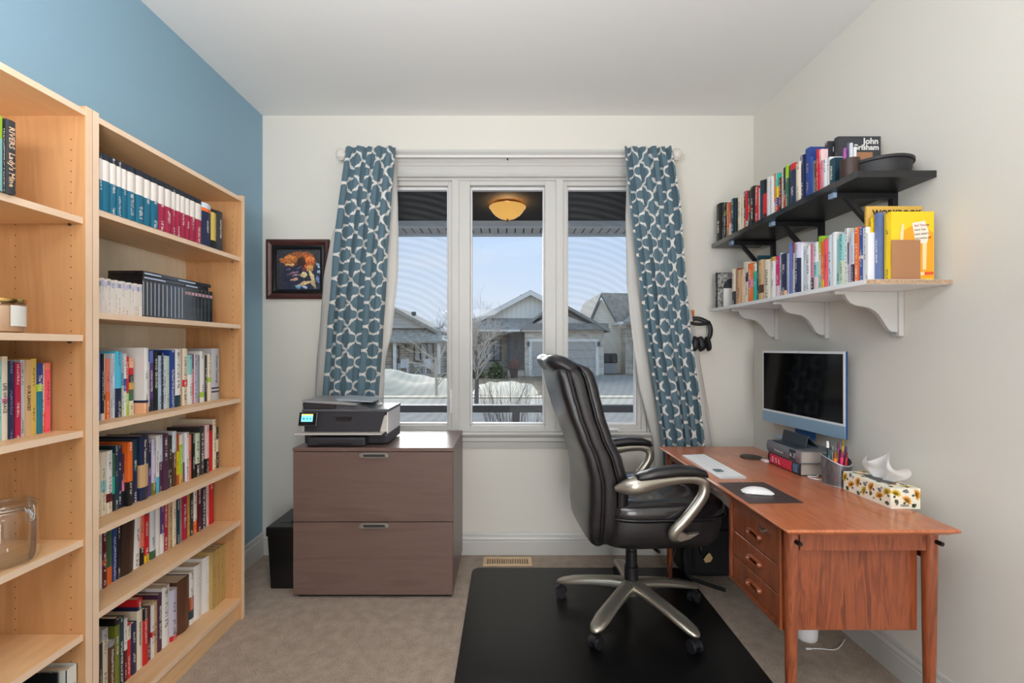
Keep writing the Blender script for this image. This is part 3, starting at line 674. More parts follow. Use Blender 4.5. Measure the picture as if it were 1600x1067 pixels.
def book_mesh(t, h, d, bands, ink, rnd=0.0):
    """local frame: spine on the plane x=0 facing +x, thickness along +y, height z"""
    bm = bmesh.new(); cl = bm.loops.layers.float_color.new('Col'); il = bm.loops.layers.float_color.new('Ink'); uvl = bm.loops.layers.uv.new('UV')
    zs = [h]
    for nm, f in bands: zs.append(zs[-1]-f*h)
    zs[-1] = 0; c = .0022 if t > .012 else .0012
    n = 5
    prof = [(rnd*t*math.sin(PI*k/(n-1))-(rnd*t if rnd else 0)*.0, t*k/(n-1)) for k in range(n)]
    def quad(ps, col, ink_, uvs=None):
        f = bm.faces.new([bm.verts.new(p) for p in ps])
        for k, lp in enumerate(f.loops):
            lp[cl] = col; lp[il] = ink_; lp[uvl].uv = uvs[k] if uvs else (0, 0)
    for bi, (nm, f_) in enumerate(bands):
        z1, z0 = zs[bi], zs[bi+1]; col = lin(K[nm]); lum = sum(K[nm])
        ik = lin(ink) if ink and ink != 'none' else (lin((235, 232, 225)) if lum < 420 else lin((50, 52, 66)))
        if f_*h < .012 or ink == 'none': ik = col
        for k in range(n-1):
            (x0, y0), (x1, y1) = prof[k], prof[k+1]
            quad([(x0, y0, z0), (x1, y1, z0), (x1, y1, z1), (x0, y0, z1)], col, ik, [(y0/t, z0), (y1/t, z0), (y1/t, z1), (y0/t, z1)])
        for yy in (0, t):
            quad([(0, yy, z0), (-d, yy, z0), (-d, yy, z1), (0, yy, z1)], col, col)
            q = yy+c if yy == 0 else yy-c
            quad([(-c, q, z0), (-d, q, z0), (-d, q, z1), (-c, q, z1)], col, col)
        quad([(-c, c, z0), (-c, t-c, z0), (-c, t-c, z1), (-c, c, z1)], col, col)
    for zz, nm in ((h, bands[0][0]), (0, bands[-1][0])):
        col = lin(K[nm])
        for k in range(n-1):
            (x0, y0), (x1, y1) = prof[k], prof[k+1]
            quad([(x0, y0, zz), (x1, y1, zz), (-c, min(max(y1, c), t-c), zz), (-c, min(max(y0, c), t-c), zz)], col, col)
        for ya in (0, t-c): quad([(0, ya, zz), (-d, ya, zz), (-d, ya+c, zz), (0, ya+c, zz)], col, col)
    for ya in (0, t-c): quad([(-d, ya, 0), (-d, ya+c, 0), (-d, ya+c, h), (-d, ya, h)], lin(K[bands[0][0]]), lin(K[bands[0][0]]))
    bmesh.ops.remove_doubles(bm, verts=bm.verts, dist=1e-6)
    me = bpy.data.meshes.new('book'); bm.to_mesh(me); bm.free(); me.materials.append(COVER)
    p = bmesh.new(); pm = MB(); pi = .003 if t > .02 else .0008
    pm.box(-d+.0025, -c-.0002, c+.0001, t-c-.0001, pi, h-pi); p.free()
    return me, pm
def book(loc, t, h, d, spec, lab, group, side=1, ink=None, rnd=0, lean=0, name='book', text=None, tsize=None, tcol=(240, 236, 225), tz=.5):
    t = max(t, .004)
    me, pm = book_mesh(t, h, d, parse(spec), ink, rnd)
    o = bpy.data.objects.new(name, me); COL.objects.link(o); o.location = loc
    o.rotation_euler = (lean, 0, 0 if side > 0 else PI)
    tag(o, lab, 'book', group)
    if h < 1: pm.build('pages', PAGES, o, world=False)
    if text:
        spine_text(o, text, tsize or t*.62, tcol, t, h, rnd, tz)
    return o
def spine_text(o, text, size, tcol, t, h, rnd, tz):
    # reads downwards along the spine: text +x -> -z, text up -> +y(local)
    c = bpy.data.curves.new('l', 'FONT'); c.body = text; c.size = size; c.align_x = 'CENTER'; c.extrude = .0002; c.resolution_u = 1; c.offset = size*.012
    q = bpy.data.objects.new('l', c); me = bpy.data.meshes.new_from_object(q); bpy.data.objects.remove(q); bpy.data.curves.remove(c)
    me.name = 'lettering'; me.materials.clear(); me.materials.append(M('ink_%d_%d_%d' % tcol, tcol, .5))
    mm = Matrix(((0, 0, 1, rnd*t+.0006), (0, 1, 0, t*.5-size*.33), (-1, 0, 0, h*tz), (0, 0, 0, 1)))
    me.transform(mm); l = bpy.data.objects.new('lettering', me); COL.objects.link(l); l.parent = o
def yat(px, X): return X*F/(px-CX)
def describe(spec, t):
    ns = []
    for nm, f in parse(spec):
        if NAME[nm] not in ns: ns.append(NAME[nm])
    s = ' and '.join(ns[:2]) if len(ns) <= 2 else ns[0]+', '+ns[1]+' and '+ns[2]
    return ('slim ' if t < .012 else 'thick ' if t > .036 else '')+s
def row(items, px0, X, zs, where, group, crop=(0, 0, 1), side=1, dmax=.16, rnd=.12, dr=.68, jit=.006):
    """items: (right px edge, top px, spec[, opts]) measured on the photograph crop; X = spine plane"""
    cx0, cy0, cs = crop; prev = cx0+px0/cs; rn = random.Random(int(zs*1000)+side)
    for i, it in enumerate(items):
        xr, yt, spec = it[:3]; op = it[3] if len(it) > 3 else {}
        a, bb = prev, cx0+xr/cs; prev = bb
        ya, yb_ = yat(a, X), yat(bb, X); ym = (ya+yb_)/2
        t = abs(yb_-ya)*.985-.0004
        h = op.get('h') or (H-(cy0+yt/cs-CY)*ym/F-zs)
        h = max(.11, h)
        j = rn.uniform(-jit, 0)+op.get('out', 0)
        dd = min(dmax, max(.1, h*dr))+op.get('dd', 0)
        dd = min(dd, (X+j-(BXB+.006)) if side > 0 else (XR-.002-(X-j)))
        x = X+side*j
        sp = describe(spec, t)
        lab = '%s book, %s from the left, %s' % (sp, ORD[i], where)
        if len(lab.split()) > 16: lab = lab.replace(' from the left', ' from left').replace(' of the ', ' of ')
        y = ya if side > 0 else ya
        ink = op.get('ink') or ('none' if op.get('text') else None)
        book((x, y+side*.0003, zs), t, h, dd, spec, lab, group, side, ink, op.get('rnd', rnd if t > .018 else .04), op.get('lean', 0), text=op.get('text'), tsize=op.get('ts'), tcol=op.get('tc', (240, 236, 225)), tz=op.get('tz', .5))

# --- farther bookcase
gA = 'commentary volumes on the top shelf'
tb = 'ink_blue.11/ivory.36/deep_teal'; cb = 'ink_blue.11/ivory.36/wine'
A = [(83, 125, tb), (145, 165, tb), (205, 175, tb), (250, 195, tb), (297, 220, tb), (370, 245, tb), (445, 280, tb), (505, 310, tb), (570, 345, tb)]
A += [(628, 375, cb), (688, 405, cb), (726, 425, cb), (765, 445, cb), (808, 455, cb), (848, 470, cb), (896, 495, cb), (948, 510, cb)]
for q in range(len(A)): A[q] = A[q]+({'h': .181, 'out': .003, 'ink': (222, 214, 208)},)
A += [(1038, 520, 'ice.12/orange.08/navy', {'h': .178, 'text': 'ANCIENT', 'ts': .012, 'tz': .45}), (1085, 560, 'black.08/mustard.72/black', {'h': .168}), (1140, 560, 'charcoal', {'h': .172, 'text': 'ANTIQUITIES', 'ts': .014, 'tz': .55, 'ink': (52, 54, 60)})]
row(A, 48, BX-.010, ZS2[0], 'top shelf of the farther bookcase', 'books on the top shelf, farther bookcase', (145, 220, 5.617), dmax=.2, jit=.001, dr=1.0)
# cream paperbacks and black cases
B = []
for k, xr in enumerate((95, 125, 158, 190, 235, 265, 300, 345, 380, 405, 435, 465, 488, 520)):
    B.append((xr, 85+k*6.5, 'ivory.06/lavender.16/ivory' if k % 3 else 'ivory.06/grey.13/ivory', {'h': .112+.004*(k % 2), 'ink': (170, 160, 150) if k % 4 else (110, 104, 104)}))
row(B, 52, -1.305, ZS2[1], 'second shelf of the farther bookcase', 'cream paperbacks on the second shelf, farther bookcase', (145, 400, 6.667), dmax=.11, jit=.002, rnd=.05)
CASE = M('glossy_black_case', (20, 22, 28), .12, coat=.9)
CASEL = M('case_label', (186, 150, 160), .5)
def disc_case(y, t, h, i, lab, pink):
    o = MB().box(-.135, 0, 0, t*.94, 0, h, .0012, 1).build('disc_case', CASE); o.location = (-1.312, y, ZS2[1]); tag(o, lab, 'disc case', 'black disc cases on the second shelf')
    if pink: MB().box(-.001, .0006, t*.1, t*.84, h*.78, h*.87).build('spine_label', CASEL, o, world=False)
    else: MB().box(-.001, .0004, t*.12, t*.3, h*.06, h*.94).build('spine_sheen', M('pale_spine_sheen', (170, 184, 206), .3), o, world=False)  # pale strip: sheen of the glossy case put into colour
xs_ = [520, 560, 600, 640, 680, 722, 765, 810, 850, 890, 925, 960, 990, 1025, 1060, 1097, 1135, 1172, 1210, 1250]
for k in range(len(xs_)-1):
    ya, yb_ = yat(145+xs_[k]/6.667, -1.312), yat(145+xs_[k+1]/6.667, -1.312)
    disc_case(ya, yb_-ya, .1385, k, 'glossy black disc case %s, %s from left, second shelf' % ('with pink spine label' if k > 10 else 'with pale sheen painted on spine', ORD[k]), k > 10)
zz = ZS2[1]+.139
for k, (x0, x1, z0, lb) in enumerate(((528, 962, 0, 'glossy black disc case lying flat, bottom left on the black row'), (530, 880, .0155, 'glossy black disc case lying flat, top left on the black row'),
                                  (966, 1205, 0, 'matt black disc case lying flat, bottom right on the black row'), (884, 1232, .0155, 'matt black disc case lying flat, top right on the black row'))):
    ya, yb_ = yat(145+x0/6.667, -1.315), yat(145+x1/6.667, -1.315)
    o = MB().box(-.13, 0, 0, yb_-ya, 0, .015, .0012, 1).build('disc_case', CASE); o.location = (-1.315, ya, zz+z0); tag(o, lb, 'disc case', 'black disc cases on the second shelf')
    MB().box(-.001, .0005, .004, (yb_-ya)*.5, .003, .009).build('spine_sheen', M('pale_spine_sheen', (170, 184, 206), .3), o, world=False)  # white-blue sheen along the spine, painted as a pale strip
cbd = MB(); cbd.prism([(0, 0), (.11, 0), (.14, .22), (.03, .25)], 'z', 0, .003); o = cbd.build('cardboard_sheet', M('kraft_cardboard', (190, 158, 118), .8)); o.location = (-1.47, 1.50, ZS2[1]+.1165)
tag(o, 'tan cardboard sheet lying on the cream paperbacks, farther bookcase', 'cardboard')
Cc = [(96, 130, 'periwinkle'), (122, 150, 'black.9/cream'), (146, 152, 'cream.62/black.08/cream'), (188, 200, 'salmon.55/orange'), (214, 205, 'silver'), (245, 148, 'ice'), (305, 125, 'sky.56/navy', {'dd': .01}),
      (328, 160, 'silver.3/teal.2/pale_green'), (358, 150, 'white.4/blue.2/white'), (390, 180, 'red.62/lime', {'ink': (255, 255, 255)}), (432, 197, 'peach.17/red.12/charcoal.14/gold.12/green.2/cream'),
      (487, 195, 'cream', {'h': .17, 'out': -.03}), (532, 88, 'white.8/navy.04/peach', {'out': .022, 'dd': .02}), (553, 225, 'pale_blue'), (578, 262, 'dark_teal'), (602, 240, 'white.9/navy'), (640, 120, 'periwinkle.2/purple.6/navy', {'text': 'LIVING WATER', 'ts': .012}),
      (696, 120, 'black', {'text': 'GOOD GROUND', 'ts': .015, 'tz': .62, 'ink': (26, 26, 29)}), (722, 170, 'pale_blue'), (740, 140, 'navy'), (775, 170, 'ice'), (800, 175, 'pale_green'), (858, 112, 'royal'), (920, 100, 'white.8/dark_teal'), (940, 102, 'tan'),
      (996, 96, 'cream.55/red.12/cream'), (1040, 160, 'aqua.4/white'), (1060, 155, 'maroon.3/red'), (1098, 150, 'lavender'), (1125, 165, 'grey'), (1172, 125, 'white.8/lime.1/white'), (1202, 165, 'charcoal'), (1238, 152, 'cream.5/lime.1/cream'),
      (1325, 96, 'silver.75/navy.03/silver.04/navy.03/silver', {'text': 'Christian Theology', 'ts': .017, 'tc': (50, 54, 70), 'tz': .6, 'ink': (190, 194, 202)})]
row(Cc, 60, -1.350, ZS2[2], 'third shelf of the farther bookcase', 'books on the third shelf, farther bookcase', (145, 530, 6.667), dmax=.165)
D = [(90, 420, 'cream'), (137, 415, 'cream.45/aqua.18/cream'), (192, 402, 'white.68/maroon.14/cream'), (225, 430, 'green.4/turquoise.3/black'), (262, 350, 'dark_teal'), (300, 352, 'navy'), (322, 432, 'plum.5/pink.2/black'),
     (372, 318, 'orange.62/black', {'out': .012}), (395, 345, 'grey.5/pale_blue'), (445, 290, 'dark_teal.5/navy', {}), (530, 252, 'navy.45/tan.35/navy', {'out': .008, 'text': 'New Testament', 'ts': .014, 'tz': .74}),
     (553, 400, 'purple.5/plum'), (583, 320, 'navy.5/purple'), (625, 285, 'lavender.78/olive'), (660, 255, 'white.72/sky'), (692, 245, 'ice.48/plum'), (740, 235, 'plum'), (760, 262, 'charcoal'), (788, 252, 'dark_brown'), (825, 212, 'ice.38/brown'),
     (850, 235, 'rust.35/yellow.45/rust'), (886, 245, 'cream.2/lime.6/gold'), (908, 225, 'lavender.6/purple'), (945, 222, 'white'), (975, 245, 'salmon'), (1008, 240, 'black'), (1057, 232, 'pale_green.7/black'), (1105, 165, 'charcoal'),
     (1142, 150, 'blush.7/black'), (1186, 150, 'maroon.12/red'), (1220, 92, 'cream', {'dd': .02}), (1238, 170, 'charcoal.3/cream.3/charcoal')]
row(D, 58, -1.360, ZS2[3], 'fourth shelf of the farther bookcase', 'books on the fourth shelf, farther bookcase', (145, 640, 6.275), dmax=.155)
E = [(85, 0, 'white', {'h': .19}), (134, 0, 'maroon.5/rust.1/maroon', {'h': .195}), (194, 0, 'green.7/orange', {'h': .2}), (236, 0, 'royal', {'h': .2, 'ink': (240, 240, 240)}), (268, 0, 'black', {'h': .21}),
     (385, 0, 'dark_brown', {'h': .205, 'lean': R(-2), 'ink': (72, 52, 42)}), (442, 0, 'white', {'h': .2, 'lean': R(-3)}), (486, 0, 'salmon.66/black', {'h': .195}), (537, 0, 'red.85/yellow', {'h': .18}), (590, 0, 'ice.85/green', {'h': .21}),
     (628, 0, 'white', {'h': .2}), (662, 0, 'purple.6/white', {'h': .2}), (707, 0, 'crimson', {'h': .205}), (742, 0, 'tan', {'h': .2}), (776, 0, 'cream', {'h': .2}), (808, 0, 'dark_teal', {'h': .205}), (832, 0, 'grey', {'h': .205}), (887, 0, 'crimson', {'h': .205}),
     (906, 0, 'gold', {'h': .2}), (943, 0, 'charcoal', {'h': .205}), (977, 0, 'white.74/orange', {'h': .21}), (1012, 0, 'maroon', {'h': .212}), (1060, 0, 'navy', {'h': .212}), (1080, 0, 'blush', {'h': .21}), (1132, 0, 'red', {'h': .215})]
row(E, 62, -1.385, ZS2[4], 'fifth shelf of the farther bookcase', 'books on the fifth shelf, farther bookcase', (145, 740, 5.93), dmax=.14)
Fb = [(72, 800, 'charcoal'), (112, 700, 'silver.15/cream', {}), (150, 780, 'grey.1/brown', {}), (182, 625, 'black.1/olive', {}), (217, 622, 'dark_teal', {}), (237, 632, 'white.5/maroon', {}), (266, 662, 'red.04/cream.26/red', {}), (305, 660, 'navy', {}),
      (343, 540, 'red.1/navy.06/cream', {'h': .262, 'text': 'Source Sermons', 'ts': .013, 'tc': (70, 50, 46), 'ink': (236, 226, 204), 'dd': .01}), (376, 562, 'black.2/red', {}), (398, 552, 'maroon', {}), (416, 540, 'white.5/red.1/white', {}), (445, 515, 'tan', {}),
      (475, 465, 'plum', {'text': 'MIDWEST GEOLOGY', 'ts': .014, 'ink': (78, 44, 74)}), (527, 412, 'white', {}), (571, 432, 'lavender.9/red', {}), (657, 362, 'brown', {'ink': (116, 76, 52)}), (687, 312, 'white.48/rust.26/dark_teal.16/white', {}),
      (742, 265, 'white', {'dd': .04, 'ink': (220, 220, 224)}), (805, 208, 'white', {'dd': .05, 'ink': (215, 215, 222)})]
row(Fb, 50, -1.365, ZS2[5], 'bottom shelf of the farther bookcase', 'books on the bottom shelf, farther bookcase', (145, 820, 4.32), dmax=.15)
for k, (a, c_) in enumerate(((806, 832), (832, 860), (860, 886), (886, 912), (912, 937), (937, 960))):
    ya, yb_ = yat(145+a/4.32, -1.345), yat(145+c_/4.32, -1.345)
    book((-1.345, ya, ZS2[5]), yb_-ya, .262, .18, 'old_gold', 'worn yellow magazine volume, %s of six, right end of the farther bookcase bottom shelf' % ORD[k], 'yellow magazines on the bottom shelf', 1, (150, 124, 60), .04)
# --- nearer bookcase
s1 = [(-14, 0, 'white', {'h': .19}), (4, 0, 'lime.3/aqua', {'h': .187}), (8.5, 0, 'black', {'h': .181}), (24.5, 0, 'charcoal', {'h': .187, 'text': "RIVERS  Lady's Mine", 'ts': .0185, 'tc': (232, 196, 160), 'ink': (52, 54, 60), 'tz': .5})]
row(s1, -44, -1.263, ZS1[0], 'top shelf of the nearer bookcase', 'books on the top shelf, nearer bookcase', (0, 0, 1), dmax=.17, jit=0)
s3 = [(-190, 150, 'white'), (-120, 120, 'navy'), (-60, 170, 'tan'), (-10, 150, 'green'), (34, 158, 'aqua'), (96, 112, 'cream.5/pink.06/cream', {'text': 'LIFE OF GRACE', 'ts': .012, 'tc': (70, 60, 60)}), (148, 160, 'navy', {'ink': (150, 156, 190)}), (168, 180, 'purple'), (230, 180, 'crimson'), (278, 148, 'silver'),
      (335, 150, 'tan', {'text': 'OUR LANCES', 'ts': .012, 'tc': (52, 40, 30)}), (392, 136, 'mustard'), (455, 182, 'royal.3/lime.1/teal', {'text': 'The Wild', 'ts': .012, 'tz': .72}), (482, 190, 'cream.7/orange'), (532, 180, 'salmon.1/coral')]
row(s3, -250, -1.350, ZS1[2], 'middle shelf of the nearer bookcase', 'books on the third shelf, nearer bookcase', (0, 540, 6.667), dmax=.16)

# candle jar, glass jar, and bottom-shelf things in the nearer bookcase
c = thing('candle', 'peach candle in a glass jar with gold rim, on the nearer bookcase shelf', 'candle', (-1.335, 1.19, ZS1[1]))
MB().lathe([(.001, .004), (.046, .004), (.049, .008), (.049, .070), (.001, .070)], (0, 0, 0), 32).build('wax', M('peach_wax', (238, 196, 160), .5), c, smooth=40, world=False)
MB().lathe([(.001, 0), (.05, 0), (.053, .004), (.053, .082), (.051, .082)], (0, 0, 0), 36).build('glass', JARG, c, smooth=40, world=False)
MB().lathe([(.0535, .080), (.0545, .082), (.0545, .089), (.052, .090), (.001, .090)], (0, 0, 0), 36).build('lid', M('gold_metal', (214, 180, 110), .15, 1), c, smooth=40, world=False)
lb = MB()
for k in range(8):
    a0, a1 = R(-6+k*8.5-10), R(-6+(k+1)*8.5-10); r = .0536
    lb.faces([(r*math.cos(a0), r*math.sin(a0), .018), (r*math.cos(a1), r*math.sin(a1), .018), (r*math.cos(a1), r*math.sin(a1), .072), (r*math.cos(a0), r*math.sin(a0), .072)], [(0, 1, 2, 3)])
lb.build('paper_label', M('paper_label', (238, 236, 230), .6), c, world=False)
j = thing('glass_jar', 'empty clear glass jar with wire clip lid, on the nearer bookcase', 'jar', (-1.345, 1.215, ZS1[3]))
MB().lathe([(.001, .004), (.058, .002), (.066, .008), (.068, .02), (.068, .115), (.064, .130), (.058, .138), (.058, .146), (.060, .148)], (0, 0, 0), 40).build('body', JARG, j, smooth=40, world=False)
MB().lathe([(.001, .168), (.04, .167), (.056, .163), (.061, .156), (.061, .150), (.056, .148), (.001, .150)], (0, 0, 0), 40).build('lid', JARG, j, smooth=40, world=False)
b = MB(); b.tube([(.0625*math.cos(a*PI/18), .0625*math.sin(a*PI/18), .144) for a in range(37)], .0013, 6); b.tube([(.066*math.cos(a*PI/18), .066*math.sin(a*PI/18), .152) for a in range(37)], .0013, 6)
b.tube(smoothpath([(.066, -.01, .152), (.074, -.012, .140), (.070, -.006, .118), (.074, .006, .116), (.072, .01, .14), (.066, .012, .152)]), .0014, 6)
b.tube([(.02, -.062, .144), (.022, -.07, .125), (.03, -.066, .12)], .0014, 6)
b.build('wire_clip', METAL, j, smooth=True, world=False)
bn = thing('ring_binder', 'white binder standing at the right end of the nearer bookcase bottom shelf', 'binder', (-1.29, 1.33, ZS1[5]))
b = MB(); b.box(-.2, 0, 0, .002, 0, .25).box(-.2, 0, .032, .034, 0, .25).box(-.002, 0, 0, .034, 0, .25); b.build('cover', M('white_vinyl', (226, 228, 222), .5), bn, world=False)
MB().box(-.195, -.006, .003, .028, .006, .242).build('pages', PAGES, bn, world=False)
MB().box(0, .0006, .006, .028, .05, .2).build('spine_card', M('grey_card', (190, 192, 186), .6), bn, world=False)
fh = thing('magazine_holder', 'black file holder with studs beside the white binder, nearer bookcase', 'file holder', (-1.30, 1.225, ZS1[5]))
b = MB(); b.box(-.22, 0, .088, .092, 0, .255).box(-.22, 0, 0, .004, 0, .20).box(-.22, -.216, 0, .092, 0, .25).box(-.22, 0, 0, .092, 0, .004).box(-.004, 0, 0, .092, 0, .15); b.build('body', BLACKP, fh, world=False)
b = MB()
for k in range(6): b.lathe([(.001, .0015), (.0025, .001), (.003, 0)], (-.02-k*.035, .090, .2556), 8)
b.build('studs', METAL, fh, kind='stuff', world=False)
pf = thing('photo_frame', 'black framed photo leaning inside the bottom shelf, nearer bookcase', 'photo frame', (-1.296, 1.20, ZS1[5]))
b = MB(); ring(b, -.2, 0, 0, .22, .018, .018, .018, .018, 0, .014); b.build('frame', BLACKP, pf, world=False)
MB().box(-.182, -.018, .004, .008, .018, .202).build('photo', M('pale_photo', (176, 184, 170), .3, var=.4, vscale=25), pf, world=False)
pf = thing('storage_box', 'dark box with grey lid at the left of the bottom shelf, nearer bookcase', 'box', (-1.29, .95, ZS1[5]))
MB().box(-.21, 0, 0, .22, 0, .16, .003).build('body', DARKP, pf, world=False)
MB().box(-.213, .003, -.003, .223, .16, .185, .004).build('lid', M('grey_lid', (130, 132, 136), .5), pf, world=False)

# ================================================================ WALL SHELVES, right wall
SHB = wood('black_brown_laminate', (22, 22, 24), (30, 30, 33), (17, 17, 19), (1, 9, 1), 6, .38, coat=.1)
t = thing('wall_shelf', 'black wall shelf above the white one, full of books', 'shelf', (1.40, 2.22, 1.908))
bd = MB().box(1.2588, XR-.001, 1.636, 2.806, 1.908, 1.932).build('board', SHB, t)
MB().box(1.258, 1.2588, 1.636, 2.806, 1.908, 1.932).build('edge_band', M('glossy_black_edge', (24, 25, 28), .16, coat=1.0), bd)
for y in (1.809, 2.222, 2.626):
    b = MB(); b.box(1.30, XR-.018, y-.012, y+.012, 1.884, 1.907); b.build('bracket_arm', SHB, t, bev=.001)
    b = MB(); b.box(XR-.022, XR-.001, y-.012, y+.012, 1.655, 1.907); b.build('bracket_upright', SHB, t, bev=.001)
    b = MB(); b.prism([(1.34, 1.884), (1.365, 1.884), (XR-.022, 1.705), (XR-.022, 1.68)], 'y', y-.009, y+.009); b.build('bracket_brace', SHB, t)
    b = MB(); b.box(1.284, 1.30, y-.014, y+.014, 1.888, 1.9075, .001); b.build('bracket_end_cap', M('blue_sheen_cap', (150, 176, 206), .4), t)  # arm tip coloured pale blue to stand for the window's reflection
t = thing('wall_shelf', 'white wall shelf with curved brackets and bare chipboard end', 'shelf', (1.40, 2.18, 1.515))
bd = MB().box(1.243, XR-.001, 1.5785, 2.792, 1.515, 1.532, .0006, 1).build('board', M('white_laminate', (236, 236, 238), .35), t)
MB().box(1.244, XR-.002, 1.577, 1.5785, 1.516, 1.531).build('chipboard_end', M('bare_chipboard', (176, 148, 120), .9, bump=.8, bscale=300, var=.35, vscale=220), bd)
pr = [(1.290, 1.5145), (1.312, 1.5145), (1.318, 1.504), (1.326, 1.488), (1.340, 1.470), (1.358, 1.461), (1.388, 1.456), (1.415, 1.450), (1.436, 1.438), (1.452, 1.424), (1.466, 1.404), (1.478, 1.384), (1.490, 1.366), (1.504, 1.357), (1.526, 1.355), (1.526, 1.5145)]
for y in (1.788, 2.20, 2.607):
    b = MB(); b.prism(pr, 'y', y-.009, y+.009); b.build('bracket', WHITE, t, bev=.001)
    b = MB(); b.box(1.276, 1.318, y-.014, y+.014, 1.503, 1.5145, .001); b.build('bracket_tip', WHITE, t)
    b = MB(); b.box(1.524, XR-.001, y-.017, y+.017, 1.340, 1.5145, .001); b.build('bracket_back_plate', WHITE, t)
    b = MB(); b.cyl((1.523, y-.0, 1.347), (1.5245, y, 1.347), .003, 8); b.build('screw', METAL, t)

G = [(122, 490, 'black'), (140, 490, 'charcoal'), (170, 485, 'black.2/olive.15/black'), (205, 480, 'orange.7/tan'), (228, 480, 'rust.6/blush'), (265, 432, 'dark_teal'), (300, 432, 'black'), (335, 402, 'cream'), (362, 400, 'cream'), (385, 352, 'maroon.7/orange'),
     (412, 345, 'red.8/silver'), (437, 342, 'charcoal.4/red.2/black'), (485, 298, 'black'), (530, 300, 'red'), (549, 310, 'white'), (576, 230, 'dark_teal'), (620, 222, 'black.35/red.5/maroon'), (660, 195, 'white', {'ink': (200, 200, 206)}), (702, 190, 'white', {'ink': (196, 196, 204)}), (716, 152, 'orange.7/cream'),
     (752, 152, 'turquoise.33/yellow.28/purple.2/red'), (780, 200, 'maroon.8/black'), (802, 135, 'cream'), (832, 85, 'black.65/red'), (860, 62, 'lime.3/green'), (882, 60, 'navy'), (943, 42, 'red.15/navy'), (1000, 25, 'cream')]
row(G, 65, 1.280, 1.932, 'black wall shelf', 'books on the black wall shelf', (1110, 250, 7.115), side=-1, dmax=.14, dr=.62)
G2 = [(107, 285, 'navy'), (163, 212, 'royal', {'ink': (214, 190, 130)}), (192, 300, 'blue'), (212, 342, 'grey'), (232, 345, 'brown'), (252, 225, 'red'), (276, 225, 'blush.3/red', {}), (300, 340, 'pink'), (335, 322, 'white'), (370, 308, 'white', {}), (430, 362, 'dark_teal', {'text': 'AMORA', 'ts': .016, 'ink': (26, 62, 78)})]
row(G2, 66, 1.285, 1.932, 'right end of black wall shelf', 'books on the black wall shelf', (1240, 200, 6.667), side=-1, dmax=.14, dr=.62)
# two black books facing the room, bookend, leather cup with markers, oval tray
def facing(name, x0, x1, y, t, z, h, spec, lab, group):
    """book whose front cover faces the camera, spine to the left"""
    o = book((x0, y+t, z), t, h, x1-x0, spec, lab, group, side=-1, rnd=.12, ink=None); return o
o = facing('book', 1.335, 1.505, 1.835, .026, 1.932, .215, 'charcoal', 'black book with large white author name, face-out on the black shelf', 'face-out books on the black wall shelf')
def front_text(parent, txt, x, y, z, size, col, align='LEFT', tilt=0, bold=0, sx=1):
    return lettering(txt, size, M('ink_%d_%d_%d' % col, col, .5), parent, (x, y, z), (PI/2, tilt, 0), align=align, world=False, bold=bold, ext=.0003, sx=sx)
def front_text_r(o, *a, **k):
    """parent turned by 180 degrees about z: undo that turn in the mesh"""
    l = front_text(None, *a, **k); l.data.transform(Matrix.Rotation(-o.rotation_euler.z, 4, 'Z') @ Matrix.Translation(-o.location)); l.parent = o; return l
front_text_r(o, 'John', 1.495, 1.834, 2.116, .034, (232, 230, 226), 'RIGHT', bold=.0008)
front_text_r(o, 'Grisham', 1.497, 1.834, 2.092, .031, (232, 230, 226), 'RIGHT', bold=.0008)
o = facing('book', 1.318, 1.45, 1.870, .02, 1.932, .212, 'charcoal', 'black book with white capital letter behind the leather cup, black shelf', 'face-out books on the black wall shelf')
front_text_r(o, 'E', 1.335, 1.869, 2.10, .028, (232, 230, 226), 'LEFT')
be = thing('bookend', 'copper-brown metal bookend on the black wall shelf', 'bookend', (1.41, 1.80, 1.932))
COPPER = M('copper_brown_metal', (176, 128, 92), .45, .35)
MB().box(1.355, 1.462, 1.822, 1.825, 1.932, 2.078, .001).build('upright', COPPER, be); MB().box(1.355, 1.462, 1.75, 1.825, 1.932, 1.9335).build('foot', COPPER, be)
cp = thing('leather_cup', 'dark brown leather pen cup on the black wall shelf', 'cup', (1.305, 1.735, 1.932))
MB().lathe([(.001, .001), (.031, 0), (.032, .004), (.032, .078), (.029, .078), (.029, .006)], (0, 0, 0), 28).build('body', M('dark_brown_leather', (60, 42, 36), .5, bump=.2), cp, smooth=40, world=False)
for k, (dx, dy, col, nm) in enumerate(((-.016, .004, (150, 70, 150), 'purple'), (-.004, -.012, (196, 198, 204), 'silver'), (.004, .012, (80, 84, 110), 'slate'), (.014, -.006, (220, 222, 228), 'white'), (.018, .008, (40, 44, 60), 'navy'))):
    m_ = tag(MB().tube([(0, 0, 0), (0, 0, .118+.012*(k % 3)), (0, 0, .121+.012*(k % 3))], [.006, .006, .004], 10).build('marker', M('marker_'+nm, col, .4)), nm+' marker standing in the leather cup on the black shelf', 'marker', 'markers in the leather cup')
    m_.location = (1.305+dx, 1.735+dy, 1.936)
tr = thing('oval_tray', 'black oval tray with rolled rim on the black wall shelf end', 'tray', (1.421, 1.775, 1.932))
b = MB(); N_ = 40
b.lathe([(.001, .002), (.098, 0), (.106, .005), (.112, .03), (.114, .052), (.120, .054), (.120, .064), (.113, .066), (.108, .052), (.098, .01), (.001, .008)], (0, 0, 0), 44, sx=1.0, sy=1.14)
b.build('body', M('black_matt_tray', (34, 34, 37), .55), tr, smooth=40, world=False)

